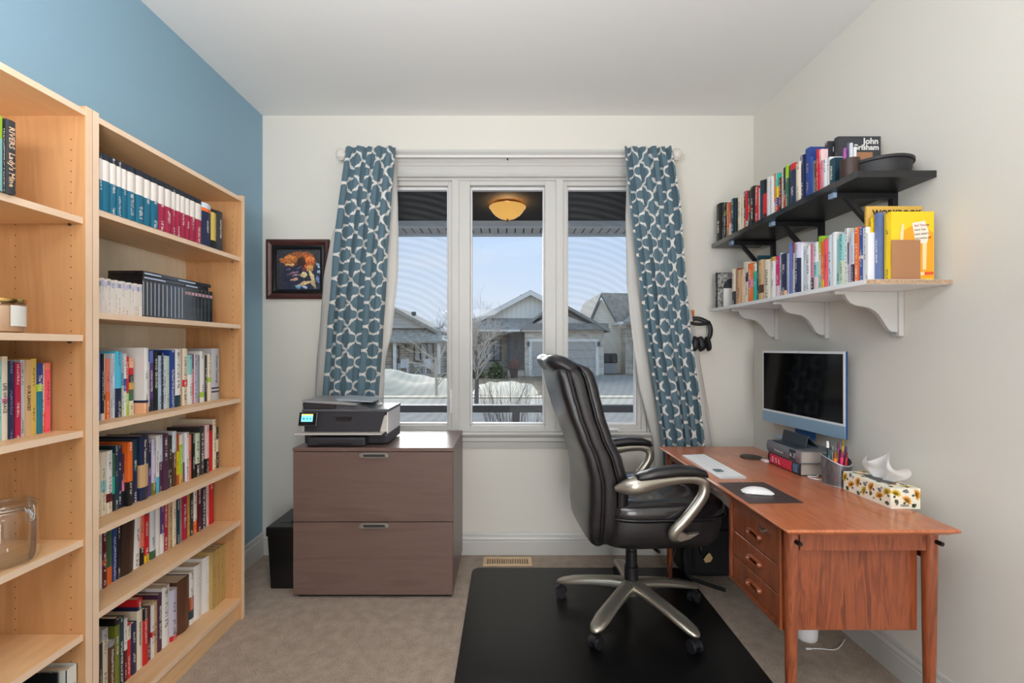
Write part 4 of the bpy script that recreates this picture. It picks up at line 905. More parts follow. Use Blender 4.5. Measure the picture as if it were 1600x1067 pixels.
Wl = [(385, 450, 'cream.6/charcoal'), (415, 438, 'rust'), (465, 462, 'tan'), (500, 450, 'peach'), (524, 350, 'cream'), (566, 350, 'cream.25/navy.22/cream'), (635, 372, 'orange.4/pink.2/orange'), (682, 372, 'cream.2/turquoise'), (706, 262, 'dark_teal', {'dd': .04}), (770, 322, 'tan.6/brown.2/tan'), (872, 322, 'cream', {'ink': (30, 30, 34)}),
      (935, 282, 'gold.1/white'), (988, 265, 'magenta.7/blush'), (1022, 225, 'pale_blue', {'dd': .03}), (1105, 235, 'navy.85/peach'), (1132, 230, 'silver'), (1160, 85, 'periwinkle'), (1180, 82, 'purple.5/grey'), (1212, 78, 'rust.2/white'), (1262, 80, 'lavender.3/navy')]
row(Wl, 340, 1.300, 1.532, 'white wall shelf', 'books on the white wall shelf', (1105, 370, 8.89), side=-1, dmax=.15, dr=.62)
Wr = [(87, 455, 'white'), (126, 482, 'ice'), (165, 475, 'white'), (196, 455, 'pink.7/navy'), (242, 440, 'white.4/aqua.3/blush'), (272, 378, 'lime.3/cream.4/aqua'), (300, 378, 'lime.1/orange.7/yellow'), (338, 405, 'coral'), (378, 365, 'ice'), (416, 340, 'white'), (444, 405, 'aqua', {'text': 'GOOD', 'ts': .010, 'tc': (20, 24, 34), 'tz': .22}), (496, 360, 'aqua.5/pale_green'), (524, 300, 'white'), (548, 440, 'plum.5/blush'),
      (572, 430, 'lavender'), (600, 345, 'ice.6/navy'), (645, 290, 'orange'), (679, 290, 'blue.5/white.06/blue'), (712, 290, 'white'), (742, 345, 'white')]
row(Wr, 40, 1.315, 1.532, 'right end of white wall shelf', 'books on the white wall shelf', (1240, 310, 6.4), side=-1, dmax=.14, dr=.62)
# far-left patterned cover facing the room and white card bookend
o = facing('book', 1.262, 1.455, 2.745, .018, 1.532, .215, 'charcoal', 'black and white patterned art book, face-out at the far end of white shelf', 'face-out books on the white wall shelf')
wv = M('art_cover_print', (150, 148, 144), .5, var=.9, vscale=60)
q = MB().box(1.268, 1.452, 2.7438, 2.7445, 1.536, 1.744).build('cover_print', wv); q.data.transform(Matrix.Rotation(-PI, 4, 'Z') @ Matrix.Translation(-o.location)); q.parent = o
q = MB().lathe([(.001, 0), (.06, 0)], (0, 0, 0), 20).build('cover_figure', M('figure_grey', (64, 66, 72), .5, var=.8, vscale=40)); q.data.transform(Matrix.Rotation(-PI, 4, 'Z') @ Matrix.Translation(-o.location) @ Matrix.Translation((1.36, 2.7432, 1.655)) @ Matrix.Rotation(PI/2, 4, 'X')); q.parent = o
be = thing('bookend', 'white metal bookend at the far end of the white wall shelf', 'bookend', (1.33, 2.70, 1.532))
MB().box(1.285, 1.40, 2.706, 2.709, 1.532, 1.648, .001).build('upright', M('white_metal', (232, 230, 226), .5), be); MB().box(1.285, 1.40, 2.68, 2.709, 1.532, 1.5335).build('foot', M('white_metal', (232, 230, 226), .5), be)
# big yellow books at the near end
o = facing('book', 1.332, 1.536, 1.686, .012, 1.532, .287, 'gold', 'tan workbook with black title, tallest book on the white wall shelf', 'near-end books of the white wall shelf')
front_text_r(o, 'WORKBOOK', 1.352, 1.685, 1.783, .030, (30, 26, 22), 'LEFT', bold=.0012, sx=1.0)
o = facing('book', 1.336, 1.49, 1.668, .010, 1.532, .240, 'yellow', 'slim yellow book against the tan workbook, white wall shelf', 'near-end books of the white wall shelf')
o = facing('book', 1.340, 1.49, 1.640, .022, 1.532, .250, 'slate_blue', 'slate blue book with white lettering left of the yellow glass-cover book', 'near-end books of the white wall shelf')
o = facing('book', 1.352, 1.503, 1.604, .030, 1.532, .2425, 'yellow', 'yellow book with drinking-glass cover facing out, white wall shelf end', 'near-end books of the white wall shelf')
AMBR = M('cover_amber', (240, 160, 30), .4); BEIG = M('cover_beige', (238, 214, 160), .4); LBL = M('cover_label', (240, 226, 208), .5)
def decal(parent, poly, y, mat, name='cover_print'):
    b = MB(); b.prism(poly, 'y', y-.0004, y); q = b.build(name, mat); q.data.transform(Matrix.Rotation(-parent.rotation_euler.z, 4, 'Z') @ Matrix.Translation(-parent.location)); q.parent = parent; return q
yy = 1.6035
decal(o, [(1.378, 1.54), (1.500, 1.54), (1.500, 1.70), (1.470, 1.72), (1.420, 1.722), (1.385, 1.70)], yy, AMBR)
decal(o, [(1.381, 1.64), (1.392, 1.64), (1.397, 1.731), (1.389, 1.731), (1.383, 1.70)], yy-.0005, BEIG)
decal(o, [(1.462, 1.57), (1.474, 1.57), (1.478, 1.69), (1.462, 1.68)], yy-.0005, BEIG)
decal(o, [(1.424, 1.734), (1.470, 1.742), (1.484, 1.70), (1.478, 1.664), (1.438, 1.660)], yy-.001, LBL)
for k, (tx, cc, yo) in enumerate((('Bad Therapy', (150, 50, 110), 1.7205), ("WHY THE", (50, 44, 44), 1.705), ("KIDS AREN'T", (50, 44, 44), 1.690), ("GROWING UP", (50, 44, 44), 1.675))):
    front_text_r(o, tx, 1.432+.001*k, yy-.0016, yo, .0088 if k else .0105, cc, 'LEFT', tilt=R(-5))
decal(o, [(1.44, 1.548), (1.468, 1.550), (1.468, 1.562), (1.44, 1.558)], yy-.001, BEIG); decal(o, [(1.468, 1.551), (1.500, 1.553), (1.500, 1.562), (1.468, 1.561)], yy-.001, M('cover_red', (216, 70, 30), .5))
be = thing('bookend', 'copper-brown metal bookend in front of the yellow glass-cover book', 'bookend', (1.41, 1.59, 1.532))
MB().box(1.348, 1.449, 1.596, 1.599, 1.532, 1.673, .001).build('upright', COPPER, be); MB().box(1.348, 1.449, 1.579, 1.599, 1.532, 1.5335).build('foot', COPPER, be)
# ================================================================ DESK
ZD = .725; DX0, DX1, DY0, DY1 = .872, 1.418, 1.42, 2.622
dk = thing('desk', 'teak writing desk with three drawers, against the right wall', 'desk', (1.15, 2.0, 0))
b = MB()
def rect(x0, x1, y0, y1, z): return [(x0, y0, z), (x1, y0, z), (x1, y1, z), (x0, y1, z)]
b.loft([rect(DX0+.022, DX1-.022, DY0+.022, DY1-.022, ZD-.024), rect(DX0+.002, DX1-.002, DY0+.002, DY1-.002, ZD-.010), rect(DX0, DX1, DY0, DY1, ZD-.006), rect(DX0+.003, DX1-.003, DY0+.003, DY1-.003, ZD)])
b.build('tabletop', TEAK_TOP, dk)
def leg(x, y, z1, lean=(0, 0)):
    b = MB(); b.tube([(x+lean[0], y+lean[1], 0), (x+lean[0]*.5, y+lean[1]*.5, z1*.5), (x, y, z1-.06), (x, y, z1)], [.0135, .0185, .0215, .0215], 24); return b.build('leg', TEAK, dk, smooth=40)
BRASSP = M('dark_bolt', (38, 32, 28), .3, .6)
for x, y, s_ in ((.922, 1.480, -1), (1.372, 1.480, -1), (.912, 2.560, 1), (1.372, 2.560, 1)):
    l_ = leg(x, y, ZD-.024)
    if s_ < 0: MB().cyl((x+.003, y-.018, .672), (x+.008, y-.038, .671), .0072, 14).build('bolt', BRASSP, l_, smooth=40)
MB().box(.944, 1.351, 1.468, 1.488, .640, ZD-.024, .001).build('side_rail', TEAK, dk)
MB().box(.935, 1.351, 2.550, 2.568, .640, ZD-.024, .001).build('side_rail', TEAK, dk)
MB().box(.905, .920, 1.86, 2.545, .672, ZD-.024, .001).build('front_rail', TEAK, dk)
MB().box(1.372, 1.388, 1.50, 2.545, .60, ZD-.024, .001).build('back_rail', TEAK, dk)
# drawer pedestal
px0, px1, py0, py1, pz0, pz1 = .900, 1.352, 1.502, 1.850, .362, ZD-.024
for ya_, yb2_ in ((py0, py0+.016), (py1-.016, py1)): MB().box(px0, px1, ya_, yb2_, pz0, pz1, .0008, 1).build('pedestal_side', TEAK, dk)
MB().box(px0+.001, px1-.012, py0+.0162, py1-.0162, pz0+.001, pz0+.014).build('pedestal_bottom', TEAK, dk)
MB().box(px1-.010, px1-.001, py0+.0162, py1-.0162, pz0+.001, pz1).build('pedestal_back', TEAK, dk)
MB().box(px0+.004, px0+.02, py0+.016, py1-.016, .664, pz1).build('pedestal_rail', TEAK, dk)
zd = [(.566, .660), (.469, .562), (.378, .465)]
for k, (z0, z1) in enumerate(zd):
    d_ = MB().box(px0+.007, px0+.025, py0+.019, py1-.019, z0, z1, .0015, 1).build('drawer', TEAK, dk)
    zc, yc = (z0+z1)/2, 1.665
    b = MB()
    lp = []
    for n_, (sx_, sy_, dz_) in enumerate(((0, 1, 0), (-.010, 1, 0), (-.016, .92, 0), (-.012, .84, 0), (-.001, .80, 0))):
        lp.append([(px0+.008+sx_, yc+p[0]*sy_, zc+p[1]*(sy_ if sy_ == 1 else sy_*.92)) for p in sup(28, .043, .0125, 3.2)])
    b.loft(lp); b.build('handle', TEAK, d_, smooth=40)
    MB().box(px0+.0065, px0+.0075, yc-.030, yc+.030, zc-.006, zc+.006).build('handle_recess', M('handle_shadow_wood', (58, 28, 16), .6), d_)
    if k == 0:
        b = MB(); b.cyl((px0+.007, 1.60, .652), (px0-.006, 1.60, .652), .005, 12); b.prism([(1.565, .650), (1.60, .657), (1.617, .666), (1.612, .654), (1.60, .648)], 'x', px0-.009, px0-.006); b.build('key', METAL, d_)

# ================================================================ THINGS ON THE DESK
kb = thing('keyboard', 'white full-size computer keyboard on the teak desk', 'keyboard', (.978, 2.183, ZD))
b = MB(); b.prism([(-.058, 0), (.058, 0), (.058, .010), (-.058, .005)], 'y', -.21, .21); b.build('body', M('keyboard_silver', (214, 216, 220), .35, .3), kb, world=False, bev=.001)
b = MB()
for r_ in range(6):
    for c_ in range(21):
        y = .203-c_*.0194
        if c_ in (14, 17) and False: continue
        x = .050-r_*.0188
        gap = .006 if c_ >= 14 else 0; gap += .006 if c_ >= 17 else 0
        y -= gap*0
        z = .0075+(x/.116)*.005
        b.box(x-.0165, x, y-.0168, y, z, z+.002)
b.build('keys', M('keycap_white', (238, 239, 242), .5), kb, kind='stuff', world=False)
MB().box(-.036, .000, -.128, -.092, .0075, .0125).build('dark_patch', M('teal_grey_patch', (70, 92, 98), .4), kb, world=False)  # teal-grey patch over some of the keys
mpd = tag(MB().prism([(.884, 1.914), (1.082, 1.922), (1.085, 1.668), (.883, 1.662)], 'z', ZD, ZD+.0025).build('mouse_pad', M('dark_leather_pad', (58, 46, 46), .5, bump=.25), bev=.0008), 'dark brown leather mouse pad on the teak desk', 'mouse pad')
rebase(mpd, (.984, 1.79, ZD))
mo = thing('mouse', 'white computer mouse lying on the dark brown mouse pad', 'mouse', (.974, 1.775, ZD+.0025), R(-14))
b = MB(); loops = []
for k in range(11):
    u = -1+2*k/10; wdt = .0285*(1-abs(u)**4*.45); hh = .0035+.0175*(1-abs(u)**2.4); loops.append([(u*.0565, wdt*p[0], max(.0, .003+hh*p[1])) for p in [(-1, 0), (-.98, .35), (-.8, .75), (-.4, .96), (0, 1), (.4, .96), (.8, .75), (.98, .35), (1, 0)]])
b.loft(loops); b.build('top_shell', M('glossy_white', (240, 240, 242), .2), mo, smooth=50, world=False)
MB().box(-.048, .048, -.024, .024, 0, .0032, .001).build('base', METAL, mo, world=False)
co = tag(MB().lathe([(.001, 0), (.050, 0), (.052, .002), (.052, .005), (.050, .0065), (.001, .0065)], (0, 0, 0), 40).build('coaster', M('dark_coaster', (60, 54, 50), .7, bump=.3), smooth=40), 'round dark charging pad lying near the stacked books', 'charging pad')
co.location = (1.262, 2.36, ZD)
cb_ = thing('cable_plug', 'white cable plug lying beside the round dark charging pad', 'cable', (1.285, 2.27, ZD))
MB().box(-.012, .012, -.016, .016, 0, .011, .003).build('plug', WHITEP, cb_, world=False)
b = MB(); b.tube(smoothpath([(0, .014, .005), (.01, .06, .003), (.06, .09, .0025), (.12, .07, .0025), (.2, .08, .0025)]), .0022, 6); b.build('cord', WHITEP, cb_, world=False)
cb2 = tag(MB().tube(smoothpath([(1.40, 2.05, ZD+.003), (1.36, 2.00, ZD+.003), (1.325, 2.005, ZD+.003), (1.318, 1.975, ZD+.003), (1.345, 1.950, ZD+.003), (1.39, 1.965, ZD+.003), (1.42, 2.02, ZD+.003)], 8), .003, 8).build('charging_cable', WHITEP, smooth=True), 'white cable looped on the desk before the stacked books', 'cable')
rebase(cb2, (1.36, 1.99, ZD))
# two thick books under the monitor
def thickbook(z, t, x0, x1, y0, y1, colr, lab):
    o = thing('book', lab, 'book', ((x0+x1)/2, (y0+y1)/2, z), group='thick books under the monitor')
    m_ = M('cover_'+lab[:12].replace(' ', '_'), colr, .35)
    n = 8; prof_ = [(x0-.006*math.sin(PI*k/n), z+t*k/n) for k in range(n+1)]
    inner = [(x0+.003, z+t-.003), (x0+.003, z+.003)]
    b = MB(); b.prism([(x0, z)]+[(p[0], p[1]) for p in prof_[1:-1]]+[(x0, z+t), (x1, z+t), (x1, z+t-.003), (x0+.003, z+t-.003), (x0+.003, z+.003), (x1, z+.003), (x1, z)], 'y', y0, y1); b.build('cover', m_, o)
    MB().box(x0+.0032, x1-.003, y0+.003, y1-.003, z+.0032, z+t-.0032).build('pages', M('grey_pages', (172, 164, 156), .9, bump=.5, bscale=500), o)
    return o
zb = ZD+.056
o = thickbook(ZD, .0555, 1.300, 1.475, 2.020, 2.262, (30, 34, 42), 'red and navy thick book, lower of two under the monitor')
b = MB(); b.prism([(1.2945, ZD+.006), (1.2932, ZD+.028), (1.2945, ZD+.050), (1.2995, ZD+.050), (1.2995, ZD+.006)], 'y', 2.075, 2.245); b.build('red_spine_label', M('spine_red', (216, 44, 74), .35), o)
b = MB(); b.prism([(1.2940, ZD+.010), (1.2930, ZD+.028), (1.2940, ZD+.046), (1.299, ZD+.046), (1.299, ZD+.010)], 'y', 2.032, 2.062); b.build('blue_spine_label', M('spine_blue', (70, 110, 150), .35), o)
l = lettering('E S L', .034, M('ink_lt', (250, 214, 220), .5), o, (1.2925, 2.225, ZD+.016), (PI/2, 0, -PI/2), world=True)
o = thickbook(zb, .055, 1.297, 1.472, 2.012, 2.268, (112, 114, 120), 'grey thick book, upper of two under the monitor')
b = MB(); b.prism([(1.2912, zb+.004), (1.2902, zb+.028), (1.2912, zb+.051), (1.2965, zb+.051), (1.2965, zb+.004)], 'y', 2.045, 2.085); b.build('dark_spine_label', M('spine_dark', (44, 46, 56), .35), o)
b = MB(); b.prism([(1.296, zb+.0), (1.2905, zb+.028), (1.296, zb+.055), (1.297, zb+.055), (1.297, zb+.0)], 'y', 2.0125, 2.024); b.build('copper_spine_end', M('spine_copper', (170, 100, 66), .4), o)
lettering('A Z', .026, M('ink_gr', (200, 202, 206), .5), o, (1.2898, 2.082, zb+.018), (PI/2, 0, -PI/2), world=True)
lettering('Dictionary', .016, M('ink_gr', (200, 202, 206), .5), o, (1.2898, 2.20, zb+.016), (PI/2, 0, -PI/2), world=True)
# monitor: all-in-one with pale blue chin
zt = zb+.055
ang = math.atan2(.056, .552)
im = thing('computer_monitor', 'thin all-in-one computer with black screen and pale blue chin', 'computer', (1.472, 2.29, zt), 0)
im.rotation_euler = (0, 0, ang)   # local: -x is the screen side, y along the width
W2, zb_, zt_ = .2775, .050, .442
P_BLUE = M('pale_blue_metal', (160, 190, 214), .35, .35); D_BLUE = M('deep_blue_metal', (52, 96, 152), .3, .5)
loc = lambda mb, *a, **k: mb.build(*a, parent=im, world=False, **k)
loc(MB().box(-.004, .0075, -W2, W2, zb_, zt_, .002), 'back_housing', D_BLUE)
loc(MB().box(-.0065, -.004, -W2, W2, zb_+.058, zt_, .0008, 1), 'screen_bezel', M('white_bezel', (236, 238, 240), .3))
loc(MB().box(-.0072, -.0064, -W2+.011, W2-.011, zb_+.069, zt_-.012), 'screen', M('black_glass_screen', (5, 5, 6), .1, spec=.25))
loc(MB().box(-.0065, -.004, -W2, W2, zb_, zb_+.0578, .0008, 1), 'chin', P_BLUE)
loc(MB().cyl((-.0072, 0, zt_-.006), (-.0068, 0, zt_-.006), .0022, 10), 'camera_lens', BLACKP)
b = MB(); b.prism([(.006, .0), (.006, .006), (.026, .012), (.014, .13), (.020, .13), (.034, .008), (.034, 0)], 'y', -.065, .065); loc(b, 'stand_neck', D_BLUE)
loc(MB().box(-.10, .03, -.065, .065, 0, .004, .001), 'stand_foot', P_BLUE)
st = thing('folded_case', 'dark folded tablet case standing as a wedge on the grey book', 'tablet case', (1.385, 2.15, zt+.004))
CASEF = M('slate_fabric_case', (44, 52, 60), .35)
b = MB(); b.prism([(-.036, 0), (-.026, .052), (-.022, .054), (.024, .004), (.024, 0), (.018, .003), (-.023, .046), (-.031, .003)], 'y', -.09, .09); b.build('wedge', CASEF, st, world=False, bev=.0006)
MB().box(-.082, -.036, -.085, .09, -.003, .003, .001).build('flap', CASEF, st, world=False)
# pencil cup
cu = thing('pencil_cup', 'oval silver mesh pencil cup full of pens on the desk', 'pencil cup', (1.372, 1.90, ZD))
m, N, L, p = nodemat('mesh_metal')
tcn = N.new('ShaderNodeTexCoord'); mpn = N.new('ShaderNodeMapping'); mpn.inputs['Scale'].default_value = (1, 1, 1)
vr = N.new('ShaderNodeTexVoronoi'); vr.inputs['Scale'].default_value = 300; vr.inputs['Randomness'].default_value = .2
L.new(tcn.outputs['Object'], vr.inputs['Vector'])
gt = N.new('ShaderNodeMath'); gt.operation = 'GREATER_THAN'; gt.inputs[1].default_value = .30; L.new(vr.outputs['Distance'], gt.inputs[0])
tb_ = N.new('ShaderNodeBsdfTransparent'); xs = N.new('ShaderNodeMixShader'); L.new(gt.outputs[0], xs.inputs[0]); L.new(tb_.outputs[0], xs.inputs[1]); L.new(p.outputs[0], xs.inputs[2]); L.new(xs.outputs[0], N['Material Output'].inputs[0])
p.inputs['Base Color'].default_value = lin((120, 122, 128)); p.inputs['Metallic'].default_value = .7; p.inputs['Roughness'].default_value = .4
def ztop(a): return .108+.014*math.sin(a-R(20))+.006*math.cos(2*a)
nn = 40
lo = [(.047*math.cos(2*PI*k/nn), .052*math.sin(2*PI*k/nn), .001) for k in range(nn)]; hi = [(.053*math.cos(2*PI*k/nn), .058*math.sin(2*PI*k/nn), ztop(2*PI*k/nn)) for k in range(nn)]
b = MB(); b.loft([lo, hi], caps=False); b.build('mesh_wall', m, cu, smooth=True, world=False)
SILV = M('silver_rim', (206, 208, 212), .3, .7)
b = MB(); b.tube(hi+[hi[0], hi[1]], .0024, 6, caps=False); b.build('rim', SILV, cu, smooth=True, world=False)
b = MB(); b.lathe([(.001, 0), (.048, 0), (.049, .004), (.046, .005), (.001, .004)], (0, 0, 0), 36, sy=1.1); b.build('base', SILV, cu, smooth=40, world=False)
rn = random.Random(5)
pens = [('orange highlighter', (244, 130, 30), .0065, .128, -.026, -.030), ('pink highlighter', (236, 60, 120), .0060, .132, .002, -.028), ('lime highlighter', (190, 214, 60), .0060, .130, -.010, -.012), ('black marker with white cap', (34, 34, 38), .0052, .165, -.020, .020),
        ('navy pen', (40, 50, 96), .0042, .136, .012, -.006), ('purple pen', (130, 70, 160), .0042, .150, .030, -.012), ('yellow pencil', (236, 190, 50), .0038, .176, .036, .010), ('pale green pen', (190, 216, 190), .0045, .14, .010, .018),
        ('red pen', (206, 50, 50), .0042, .130, .020, -.030), ('magenta pen', (206, 60, 140), .0042, .158, .028, .026), ('silver scissors handle pen', (150, 154, 160), .0045, .150, .000, .034), ('teal pen', (60, 140, 150), .0040, .134, -.030, .000), ('clear ballpoint pen', (220, 226, 232), .004, .146, -.008, .008)]
for nm, c3, r_, ln, dx, dy in pens:
    nm = nm.replace('silver scissors handle pen', 'silver pen')
    lx, ly = dx*.3, dy*.3
    q = thing('pen', nm+' standing in the mesh cup on the desk', 'pen', (1.372+dx*.75, 1.90+dy*.75, ZD+.006), group='pens in the mesh cup')
    b = MB(); b.tube([(0, 0, 0), (lx*.9, ly*.9, ln*.86), (lx, ly, ln)], [r_, r_, r_*.75], 10); b.build('barrel', M('pen_'+nm.replace(' ', '_'), c3, .35), q, smooth=40, world=False)
    cc = (238, 238, 240) if 'white cap' in nm else tuple(int(v*.55) for v in c3)
    b = MB(); b.tube([(lx*.90, ly*.90, ln*.86), (lx*1.02, ly*1.02, ln+.004)], [r_*1.12, r_*.9], 10); b.build('cap', M('cap_'+nm.replace(' ', '_'), cc, .4), q, smooth=40, world=False)
# tissue box
tx0, tx1, ty0, ty1, th = 1.352, 1.457, 1.605, 1.832, .073
tb2 = thing('tissue_box', 'cream tissue box with orange flowers and grey leaves on the desk', 'tissue box', ((tx0+tx1)/2, (ty0+ty1)/2, ZD))
CREAMB = M('cream_card', (240, 236, 218), .55)
MB().box(tx0, tx1, ty0, ty1, ZD, ZD+th, .001, 1).build('box', CREAMB, tb2)
pm = {'o': (MB(), M('print_orange', (232, 162, 60), .6)), 'g': (MB(), M('print_grey_leaf', (112, 116, 120), .6)), 'd': (MB(), M('print_dark_leaf', (74, 86, 56), .6)), 'y': (MB(), M('print_yellow', (226, 190, 70), .6))}
def pmap(face, u, v):
    if face == 'side': return (tx0-.0006, ty0+u, ZD+v)
    if face == 'end': return (tx0+u, ty0-.0006, ZD+v)
    return (tx0+v, ty0+u, ZD+th+.0006)
def petal(kind, face, u, v, a, ln, wd):
    mb = pm[kind][0]; ca, sa = math.cos(a), math.sin(a); pts = []
    for s_, w_ in ((0, 0), (.35, .8), (.65, 1), (1, 0), (.65, -1), (.35, -.8)):
        pts.append(pmap(face, u+ca*s_*ln-sa*w_*wd, v+sa*s_*ln+ca*w_*wd))
    mb.faces(pts, [tuple(range(6))])
rn = random.Random(21)
for face, U, V, n_ in (('side', ty1-ty0, th, 7), ('end', tx1-tx0, th, 3), ('top', ty1-ty0, tx1-tx0, 7)):
    for k in range(n_):
        u = (k+.5)/n_*U+rn.uniform(-.004, .004); v = V*(.36 if k % 2 else .68); base = rn.uniform(.2, 1.4)
        for q in range(6): petal('o' if k % 3 else 'y', face, u, v, base+R(-70+q*28), .023, .0046)
        petal('d', face, u, v, base+PI, .012, .005)
        petal('g' if k % 2 else 'd', face, min(U-.014, u+.012), V*(.8 if k % 2 else .25), rn.uniform(2, 4), .021, .0075)
        petal('g', face, max(.016, u-.012), V*(.85 if k % 2 else .2), rn.uniform(0, .5), .010, .004)
for k_, nm in (('o', 'orange_flowers'), ('g', 'grey_leaves'), ('d', 'dark_leaves'), ('y', 'yellow_flowers')): pm[k_][0].build(nm, pm[k_][1], tb2, kind='stuff')
lettering('TISSUES', .009, M('ink_dk', (40, 60, 60), .5), tb2, (tx0+.033, ty0-.0011, ZD+.010), (PI/2, 0, 0), world=True)
MB().lathe([(.001, 0), (.03, 0)], ((tx0+tx1)/2, (ty0+ty1)/2, ZD+th+.0008), 24, sy=2.2).build('opening', M('opening_dark', (90, 90, 88), .8), tb2)
# tissue: crumpled thin sheet rising from the slot
b = MB(); nu, nv = 24, 14; vs = []
from mathutils import noise as mn
for j in range(nv+1):
    v = j/nv
    for i in range(nu+1):
        u = i/nu*2-1; spread = .028+.055*math.sin(min(1, v*1.25)*PI/2); y = u*spread*1.25+.006*mn.noise(Vector((u*3, v*3, 1)))
        x = .018*math.sin(u*5.5+v*2)*(.35+v)+.016*mn.noise(Vector((u*2.2, v*2, 7)))*(.4+v)
        z = .088*v*(1-.35*abs(u)**2)+(.018*math.cos(u*6.2+.8))*v*v-.012*v*max(0, u)
        vs.append((x, y, z))
b.faces(vs, [(j*(nu+1)+i, j*(nu+1)+i+1, (j+1)*(nu+1)+i+1, (j+1)*(nu+1)+i) for j in range(nv) for i in range(nu)])
m, N, L, p = nodemat('tissue_paper'); p.inputs['Base Color'].default_value = lin((246, 246, 246)); p.inputs['Roughness'].default_value = .9
tl = N.new('ShaderNodeBsdfTranslucent'); tl.inputs[0].default_value = (.95, .95, .95, 1); xs = N.new('ShaderNodeMixShader'); xs.inputs[0].default_value = .35
L.new(p.outputs[0], xs.inputs[1]); L.new(tl.outputs[0], xs.inputs[2]); L.new(xs.outputs[0], N['Material Output'].inputs[0])
ts = b.build('tissue', m, smooth=True, sub=1); ts.location = ((tx0+tx1)/2+.012, (ty0+ty1)/2, ZD+th-.002); tag(ts, 'white tissue pulled up out of the flowered box', 'tissue')

# ================================================================ UNDER THE DESK
bg_ = thing('backpack', 'black backpack on the carpet under the teak desk', 'bag', (1.165, 2.70, 0))
FAB = M('black_fabric', (24, 25, 29), .85, bump=.5, bscale=500)
b = MB(); loops = []
for z, a, c_ in ((0, .16, .12), (.03, .175, .137), (.13, .18, .14), (.26, .175, .135), (.34, .15, .12), (.385, .10, .09)): loops.append([(p[0], p[1], z) for p in sup(32, a, c_, 3.5)])
b.loft(loops); b.build('body', FAB, bg_, smooth=50, world=False)
b = MB(); loops = []
for z, a in ((.04, .8), (.06, .96), (.15, 1), (.24, .95), (.27, .75)): loops.append([(p[1]*a*.85, -.135+.03*(p[0]/.04), z) for p in sup(24, .04, .15, 3)])
b.loft(loops); b.build('pocket', FAB, bg_, smooth=50, world=False)
b = MB(); b.tube(smoothpath([(-.03, -.05, .375), (-.03, -.04, .41), (-.03, .04, .41), (-.03, .05, .375)]), .011, 8); b.build('handle', FAB, bg_, smooth=True, world=False)
b = MB(); b.tube(smoothpath([(-.12, -.13, .34), (-.17, -.15, .22), (-.165, -.15, .08), (-.15, -.16, .012), (-.09, -.22, .009), (-.01, -.29, .008)]), .013, 8, flat=.35, up=(0, 0, 1)); b.build('strap', FAB, bg_, smooth=True, world=False)
b = MB(); b.tube(smoothpath([(-.09, -.15, .20), (-.085, -.16, .17), (-.08, -.15, .14)]), .013, 8); b.build('buckle', BLACKP, bg_, smooth=True, world=False)
tg = tag(MB().prism([(0, .0), (.028, .006), (.040, .026), (.030, .045), (.020, .056), (.004, .040), (-.010, .018)], 'y', 0, .004).build('luggage_tag', M('tan_leather_tag', (226, 196, 140), .5), bev=.001), 'cream leather tag hanging on the black backpack', 'luggage tag')
tg.location = (1.095, 2.515, .105)
cbl = tag(MB().tube(smoothpath([(.72, 2.58, .012), (.70, 2.46, .012), (.76, 2.38, .02), (.84, 2.42, .05), (.90, 2.47, .16), (.95, 2.52, .28)], 8), .0032, 6).build('power_cable', BLACKP, smooth=True), 'thin black power cable curling on the floor behind the chair', 'cable')
rebase(cbl, (.72, 2.58, .0))
wc = tag(MB().lathe([(.001, 0), (.038, 0), (.043, .008), (.044, .03), (.044, .15), (.038, .16), (.001, .161)], (0, 0, 0), 32).build('white_canister', WHITEP, smooth=40), 'white round canister on the carpet under the desk drawers', 'canister')
wc.location = (1.333, 2.03, 0)
lc = thing('phone_cable', 'short white phone cable end lying on the carpet under the desk', 'cable', (1.30, 1.95, 0))
b = MB(); b.tube(smoothpath([(0, 0, .005), (.04, .0, .005), (.09, -.006, .004), (.13, .01, .005), (.19, .06, .006)]), .0022, 6); b.build('cord', WHITEP, lc, world=False)
MB().box(-.022, .001, -.004, .004, .002, .008, .0015).build('plug', WHITEP, lc, world=False)
hc2 = tag(MB().tube(smoothpath([(1.385, 2.54, .70), (1.40, 2.50, .3), (1.42, 2.3, .03), (1.43, 2.1, .012)]), .003, 6).build('power_cable', BLACKP, smooth=True), 'black power cable hanging behind the desk to the floor', 'cable')

# ================================================================ CHAIR MAT, FLOOR VENT
m = M('black_chair_mat', (9, 9, 10), .30, bump=.35, bscale=160)
pts = []
mx0, mx1, my0, my1, rr = -.205, 1.022, 1.30, 2.668, .05
for cx_, cy_, a0 in ((mx1-rr, my1-rr, 0), (mx0+rr, my1-rr, 90), (mx0+rr, my0+rr, 180), (mx1-rr, my0+rr, 270)):
    for k in range(7): a = R(a0+k*15); pts.append((cx_+rr*math.cos(a), cy_+rr*math.sin(a)))
cm = tag(MB().prism(pts, 'z', .001, .006).build('chair_mat', m, bev=.0015), 'black rubber chair mat on the beige carpet', 'floor mat'); rebase(cm, (.41, 2.0, .001))
fv = thing('floor_vent', 'beige metal floor register by the window wall', 'floor vent', (.0, 2.748, 0))
VENTM = M('beige_enamel', (212, 184, 146), .4)
b = MB(); ring(b, -.146, .146, -.052, .052, .024, .024, .016, .016, 0, .008); b2 = b.build('frame', VENTM, fv, world=False, bev=.0015)
b2.data.transform(Matrix(((1, 0, 0, 0), (0, 0, 1, 0), (0, 1, 0, 0), (0, 0, 0, 1))))
b2.data.flip_normals()
MB().box(-.122, .122, -.036, .036, .0005, .0015).build('duct', M('dark_duct', (70, 52, 38), .8), fv, world=False)
b = MB()
for k in range(17):
    x = -.114+k*.01425; s_ = .004*(1 if k < 8 else -1 if k > 8 else 0)
    b.prism([(x-.003, .0015), (x+.003, .0015), (x+.003+s_, .0065), (x-.003+s_, .0065)], 'y', -.036, .036)
